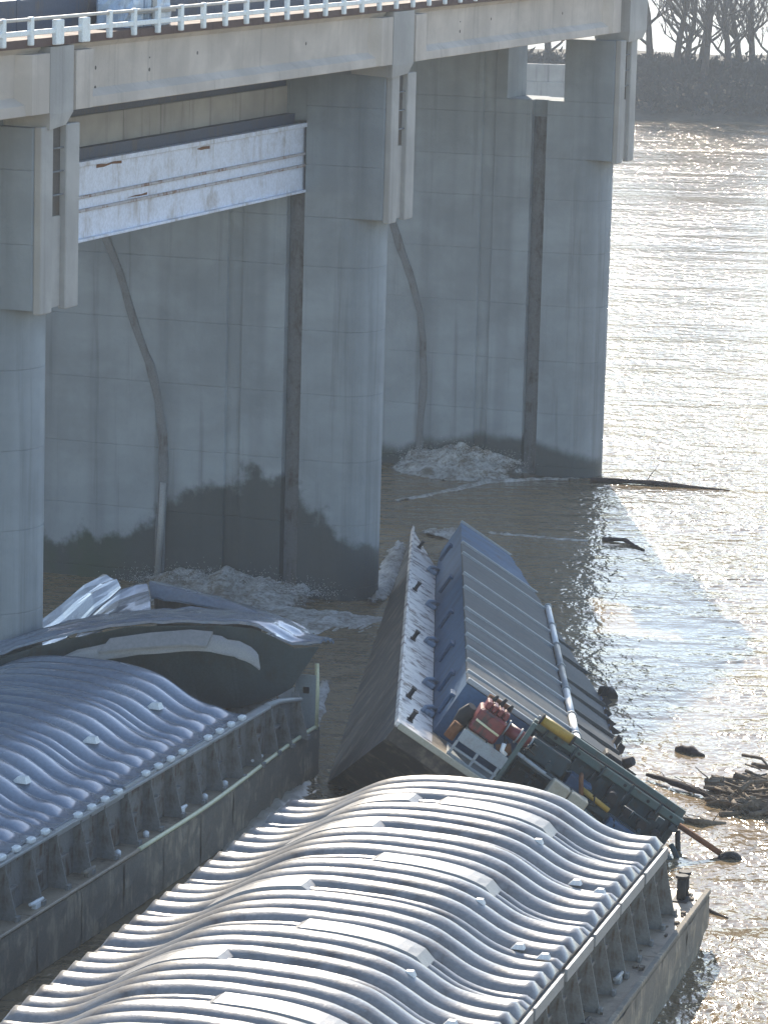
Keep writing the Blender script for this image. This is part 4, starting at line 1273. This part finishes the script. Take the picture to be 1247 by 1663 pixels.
log('drift_branch', [(7.0, 84.6, .0), (7.7, 84.4, .07), (8.3, 83.6, .0)], [.05, .07, .03], M['wetwood'], 'wet stick floating off the corner of the sunlit barge', 'branch', 0, 8)

tg = MB()
r8 = random.Random(33)
for i in range(420):
    cx, cy = 9.15 + 4.2 * r8.random() ** .9, 93.1 + 2.7 * r8.random()
    a = r8.gauss(-.15, .7); l = r8.uniform(.3, 1.5); z = .02 + abs(r8.gauss(0, .26)) * min(1, (cx - 8.9) / .8)
    p = Vector((cx, cy, z)); d = Vector((math.cos(a), math.sin(a), r8.gauss(0, .22)))
    sd = Vector((-d.y, d.x, .2)) * r8.gauss(0, .12)
    rr = r8.choice((.015, .02, .03, .05, .08))
    tg.tube([p - d * l * .5, p + sd, p + d * l * .5], [rr, rr * .9, rr * .5], 5)
mat_rows = []
for j in range(25):
    row = []
    for i in range(41):
        x, y = 8.95 + 4.6 * i / 40, 92.9 + 3.1 * j / 24
        e = min(1, i / 5, (40 - i) / 5, j / 5, (24 - j) / 5)
        row.append((x, y, -.08 + e * (.20 + .16 * fb(x * 1.6, y * 1.6, 2) + .10 * abs(fb(x * 6, y * 6, 5)))))
    mat_rows.append(row)
tg2 = MB().grid(mat_rows, False)
tag(tg2.build('matted_debris', M['wetwood']), 'half sunk mat of bark and rotted leaves under the sticks', 'debris', kind='stuff')
tag(tg.build('driftwood_tangle', M['drift']), 'tangle of sticks and broken branches caught on the largest log', 'driftwood', kind='stuff')
# ------------------------------------------------------------------ trees on the bank
def bare_tree(loc, h, seed, label):
    r = random.Random(seed)
    root = empty('bare_tree', Matrix.Translation(loc))
    tag(root, label, 'tree', 'bare trees on the river bank')
    limbs = MB(); tw = MB(); tr = MB()
    lean = Vector((r.uniform(-.15, .15), r.uniform(-.1, .1), 1))
    pts = [Vector((0, 0, -.5))]
    for i in range(1, 7):
        pts.append(pts[-1] + (lean + Vector((r.uniform(-.12, .12), r.uniform(-.12, .12), 0))).normalized() * h / 6)
    r0 = h * .033
    tr.tube(pts, [r0 * (1 - .85 * i / 6) for i in range(7)], 8)
    def grow(p, d, l, rad, lev, mb):
        q = [p]
        for i in range(3):
            d = (d + Vector((r.uniform(-.25, .25), r.uniform(-.25, .25), r.uniform(-.05, .25)))).normalized()
            q.append(q[-1] + d * l / 3)
        mb.tube(q, [rad, rad * .75, rad * .5, rad * .25], 5 if lev < 2 else 3, caps=False)
        if lev < 3:
            for _ in range(4 if lev < 2 else 3):
                k = r.randrange(1, 4)
                dd = (d + Vector((r.uniform(-.9, .9), r.uniform(-.9, .9), r.uniform(-.1, .7)))).normalized()
                grow(q[k], dd, l * r.uniform(.45, .7), rad * .5, lev + 1, limbs if lev < 1 else tw)
    for i in range(11):
        k = r.randrange(1, 6)
        t = r.random()
        p = pts[k].lerp(pts[k + 1], t)
        a = r.uniform(0, 2 * math.pi)
        grow(p, Vector((math.cos(a), math.sin(a), r.uniform(.4, 1.1))).normalized(), h * r.uniform(.22, .4), r0 * .42, 0, limbs)
    tr.build('trunk', M['bark'], root)
    limbs.build('limb', M['bark'], root)
    tag(tw.build('twigs', M['bark'], root), kind='stuff')
rw = empty('retaining_wall', Matrix.Translation((13.8, 340.5, 0)))
tag(rw, 'pale retaining wall on the far bank seen through the opening in the end pier', 'wall')
for z0, z1, d in ((-.6, 1.9, .0), (1.905, 3.4, .25), (3.405, 5.0, .5)):
    MB().bbox(-4, 4, d, 1.2, z0, z1, .05).build('wall_course', M['beam'], rw)
ORD = ['first', 'second', 'third', 'fourth', 'fifth', 'sixth', 'seventh', 'eighth', 'ninth']
txs = [(14.6, 'bare tree seen through the opening in the end pier'), (20.0, 'bare tree on the far bank hidden by the end pier')]
txs += [(x, 'bare tree on the far bank, %s from the bridge end' % ORD[i]) for i, x in enumerate((24.6, 25.9, 27.2, 28.5, 30.1, 31.3, 33.2, 34.6, 36.0))]
for i, (x, lab) in enumerate(txs):
    bare_tree((x + rng.uniform(-.3, .3), 350 + rng.uniform(0, 14), 3.2), rng.uniform(9, 15), 100 + i, lab)
sc = MB()
r = random.Random(5)
for i in range(2600):
    x = r.uniform(-12, 62); y = 343.8 + r.uniform(0, 16)
    z0 = .4 + 2.9 * smoothstep(344, 352, y)
    h = 1.5 + 1.1 * fb(x * .18, y * .2, 3) + r.uniform(-.3, .5)
    for q in range(9):
        a, b = r.uniform(0, 6.28), r.uniform(0, 6.28)
        px, py, pz = x + r.uniform(-1, 1), y + r.uniform(-.6, .6), z0 + max(.1, h) * r.uniform(.05, 1)
        l, w_ = r.uniform(.3, .8), r.uniform(.06, .2)
        dx, dz = l * math.cos(a), l * abs(math.sin(a))
        sc.add([(px - w_ * math.sin(a), py, pz + w_ * math.cos(a)), (px + w_ * math.sin(a), py + .1, pz - w_ * math.cos(a)), (px + dx, py + r.uniform(-.2, .2), pz + dz)], [(0, 1, 2)])
tag(sc.build('undergrowth', M['scrub']), 'dense leafless scrub along the far bank', 'undergrowth', kind='stuff')

# ------------------------------------------------------------------ river haze
hm = bpy.data.materials.new('river haze'); hm.use_nodes = True
hn = hm.node_tree; hn.nodes.clear()
pv = hn.nodes.new('ShaderNodeVolumePrincipled')
pv.inputs['Color'].default_value = (.86, .92, 1.0, 1)
pv.inputs['Density'].default_value = 0.00032
pv.inputs['Anisotropy'].default_value = 0.2
ho_ = hn.nodes.new('ShaderNodeOutputMaterial')
hn.links.new(pv.outputs[0], ho_.inputs['Volume'])
tag(MB().box(-1550, 1550, -250, 1750, -4.5, 60).build('haze', hm), 'thin river haze over the water', 'haze', kind='stuff')
